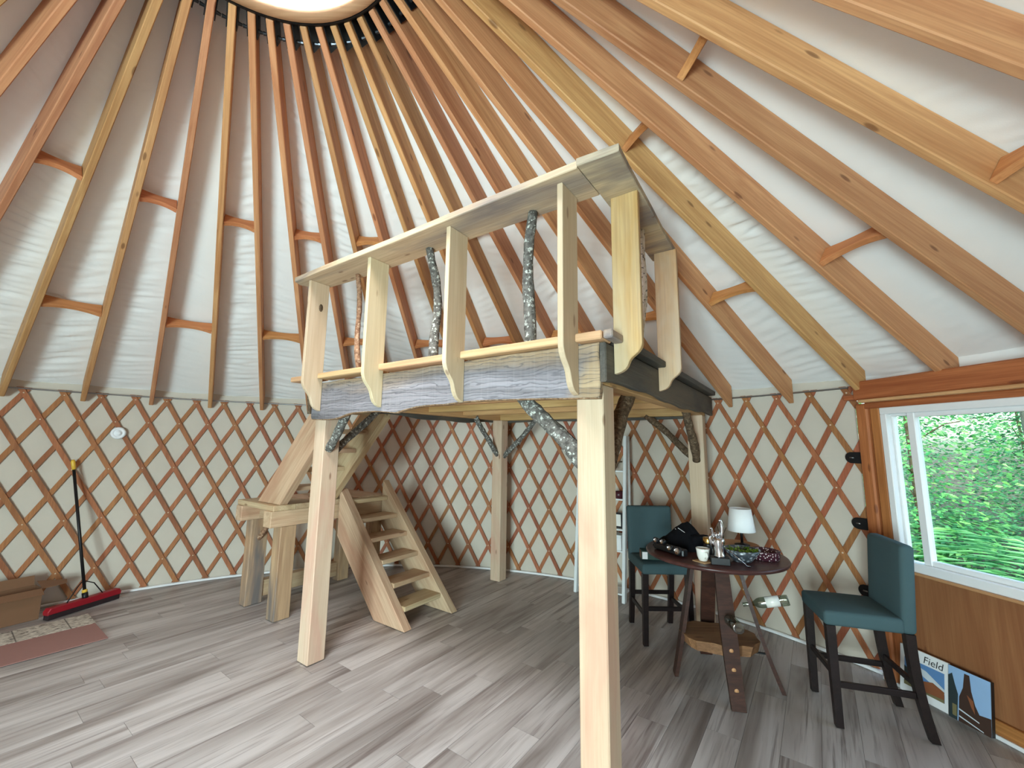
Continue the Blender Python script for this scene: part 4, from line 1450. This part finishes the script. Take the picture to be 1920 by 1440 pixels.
# ----------------------------------------------------------------------------
# the forest outside the window
# ----------------------------------------------------------------------------
bm = bmesh.new()
G = 40
vv = [[None] * (G + 1) for _ in range(G + 1)]
for i in range(G + 1):
    for j in range(G + 1):
        x, y = -30 + 60 * i / G, -30 + 60 * j / G
        rr = math.hypot(x, y)
        z = -.16 + .0 * mnoise.noise(Vector((x * .2, y * .2, 0))) * min(1, max(0, (rr - 5) / 4)) + max(0, rr - 9) * .05
        vv[i][j] = bm.verts.new((x, y, z))
for i in range(G):
    for j in range(G):
        bm.faces.new((vv[i][j], vv[i + 1][j], vv[i + 1][j + 1], vv[i][j + 1]))
gr = link('ground', bm_mesh('ground', bm, True), M['soil'])
struct(gr, 'forest floor outside the yurt')

def leaf_cloud(seed, n, size, zmin, zmax, rad, flat_=.5):
    rs = random.Random(seed)
    bm = bmesh.new()
    for _ in range(n):
        t = rs.random()
        z = zmin + (zmax - zmin) * t
        rr = rad * math.sqrt(rs.random()) * (1.0 - .45 * abs(t - .45))
        a = rs.uniform(0, 6.283)
        p = Vector((rr * math.cos(a), rr * math.sin(a), z))
        a2 = a + rs.gauss(0, .8)
        d = Vector((math.cos(a2), math.sin(a2), rs.gauss(-.15, .25))).normalized()
        nrm = Vector((rs.gauss(0, flat_), rs.gauss(0, flat_), 1)).normalized()
        s = nrm.cross(d).normalized()
        l = size * rs.uniform(.6, 1.25)
        w = l * .32
        v = [bm.verts.new(p), bm.verts.new(p + d * l * .4 + s * w), bm.verts.new(p + d * l + Vector((0, 0, -l * .12))), bm.verts.new(p + d * l * .4 - s * w)]
        bm.faces.new(v)
    return bm_mesh('foliage', bm)
fol = [leaf_cloud(1, 7500, .066, .3, 4.4, .95), leaf_cloud(2, 6000, .078, .3, 4.6, .95, .35)]
fol[0].materials.append(M['leaf_a']); fol[1].materials.append(M['leaf_b'])
bm = bmesh.new()
add_tube(bm, [(0, 0, -.4), (.03, .02, 1.2), (-.03, .05, 2.6), (.04, 0, 4.3)], [.03, .026, .02, .008], 7)
for k in range(7):
    z = .9 + .45 * k; a = k * 2.4
    add_tube(bm, [(0, 0, z), (.35 * math.cos(a), .35 * math.sin(a), z + .25), (.75 * math.cos(a), .75 * math.sin(a), z + .35)], [.012, .008, .004], 5)
stem_me = bm_mesh('stem', bm, True); stem_me.materials.append(M['bark_brown'])
def out(d, az_):
    return Vector((4.3, 1.25, 0)) + azv(az_, d)
rs = random.Random(21)
sap = [(3.9, 40.0, 1), (6.0, 57.0, 0), (3.8, 82, 0), (7.2, 38, 0), (8.6, 65, 1), (6.2, 12, 0), (9.4, 52, 1), (10.4, 32, 0)]
labs = ['slender sapling with small mid green leaves outside the window', 'broad leaved yellow green sapling outside the window']
for k, (d, az_, kind) in enumerate(sap):
    p = out(d, az_)
    t = thing('sapling', labs[kind], 'sapling', (p.x, p.y, -.1 + .02 * d), rs.uniform(0, 6.28), ('mid green saplings outside', 'yellow green saplings outside')[kind])
    link('foliage', fol[kind], None, t)['kind'] = 'stuff'
    link('stem', stem_me, None, t)
# the tangle of undergrowth behind them: leaves nobody could count
bm = bmesh.new()
rs = random.Random(33)
for _ in range(90000):
    d = 3.0 + 11.0 * rs.random() ** .8
    az_ = rs.uniform(18, 92)
    p = out(d, az_)
    h = 3.2 + 1.6 * mnoise.noise(Vector((p.x * .5, p.y * .5, 0))) if d > 5.5 else 1.0 + .8 * mnoise.noise(Vector((p.x, p.y, 3)))
    # leaves hang in layered sprays
    z = -.3 + (h + .3) * rs.random()
    z = math.floor(z / .22) * .22 + .22 * (.5 + .5 * mnoise.noise(Vector((p.x * 1.3, p.y * 1.3, z)))) + rs.gauss(0, .03)
    if mnoise.noise(Vector((p.x * .9, p.y * .9, z * 1.1))) < -.12:
        continue
    p.z = z
    a2 = rs.uniform(0, 6.283)
    dd = Vector((math.cos(a2), math.sin(a2), rs.gauss(-.15, .2))).normalized()
    nrm = Vector((rs.gauss(0, .4), rs.gauss(0, .4), 1)).normalized()
    sd_ = nrm.cross(dd).normalized()
    l = .066 * rs.uniform(.6, 1.3)
    v = [bm.verts.new(p), bm.verts.new(p + dd * l * .4 + sd_ * l * .34), bm.verts.new(p + dd * l), bm.verts.new(p + dd * l * .4 - sd_ * l * .34)]
    bm.faces.new(v)
ug = link('undergrowth', bm_mesh('undergrowth', bm), M['leaf_a'], gr)
ug['label'] = 'dense leafy green undergrowth of the forest outside the window'
ug['kind'] = 'stuff'
# ferns
def fern_mesh(seed):
    rs = random.Random(seed)
    bm = bmesh.new()
    for f in range(13):
        a = f * 2.4 + rs.uniform(-.2, .2)
        L = rs.uniform(.65, .95)
        er = Vector((math.cos(a), math.sin(a), 0)); et = Vector((-er.y, er.x, 0))
        for q in range(18):
            t = (q + 1) / 19
            p = er * L * t * .85 + Vector((0, 0, L * (1.55 * t - 1.0 * t * t)))
            w = L * .24 * math.sin(math.pi * (t * .9 + .1)) + .01
            for sg in (-1, 1):
                tip_ = p + et * sg * w + er * .03 - Vector((0, 0, .03))
                v = [bm.verts.new(p), bm.verts.new(p + et * sg * w * .5 + er * .035), bm.verts.new(tip_), bm.verts.new(p + et * sg * w * .5 - er * .012)]
                bm.faces.new(v)
    me = bm_mesh('fronds', bm)
    me.materials.append(M['fern'])
    return me
fm = [fern_mesh(1), fern_mesh(2)]
rs = random.Random(5)
fpos = [Vector((5.95, 2.75, 0)), Vector((6.6, 4.3, 0))]
spos = [out(d_, a_) for d_, a_, _k in sap]
for k in range(400):
    p = out(1.3 + 4.0 * rs.random(), rs.uniform(25, 85))
    if p.length < 5.75 or any((p - q).length < 1.7 for q in fpos) or any((p - q).length < 1.5 for q in spos):
        continue
    fpos.append(p)
for k, p in enumerate(fpos):
    t = thing('fern', 'arching green fern on the forest floor outside the window', 'fern', (p.x, p.y, -.14), rs.uniform(0, 6.28), 'ferns outside the window')
    s = rs.uniform(1.4, 1.75)
    t.scale = (s, s, s)
    link('fronds', fm[k % 2], None, t)
# two tree trunks
for lab, (x, y, r) in zip(('thick grey tree trunk standing outside near the window', 'thin dark tree trunk standing deep in the forest'), ((8.0, 3.78, .13), (10.4, 5.6, .10))):
    bm = bmesh.new()
    add_tube(bm, [(0, 0, -.6), (.02, .0, 1.5), (-.03, .03, 3.5), (.02, .05, 7)], [r * 1.25, r, r * .95, r * .8], 14)
    t = thing('tree', lab, 'tree', (x, y, 0))
    link('trunk', bm_mesh('trunk', bm, True), M['trunk'], t)
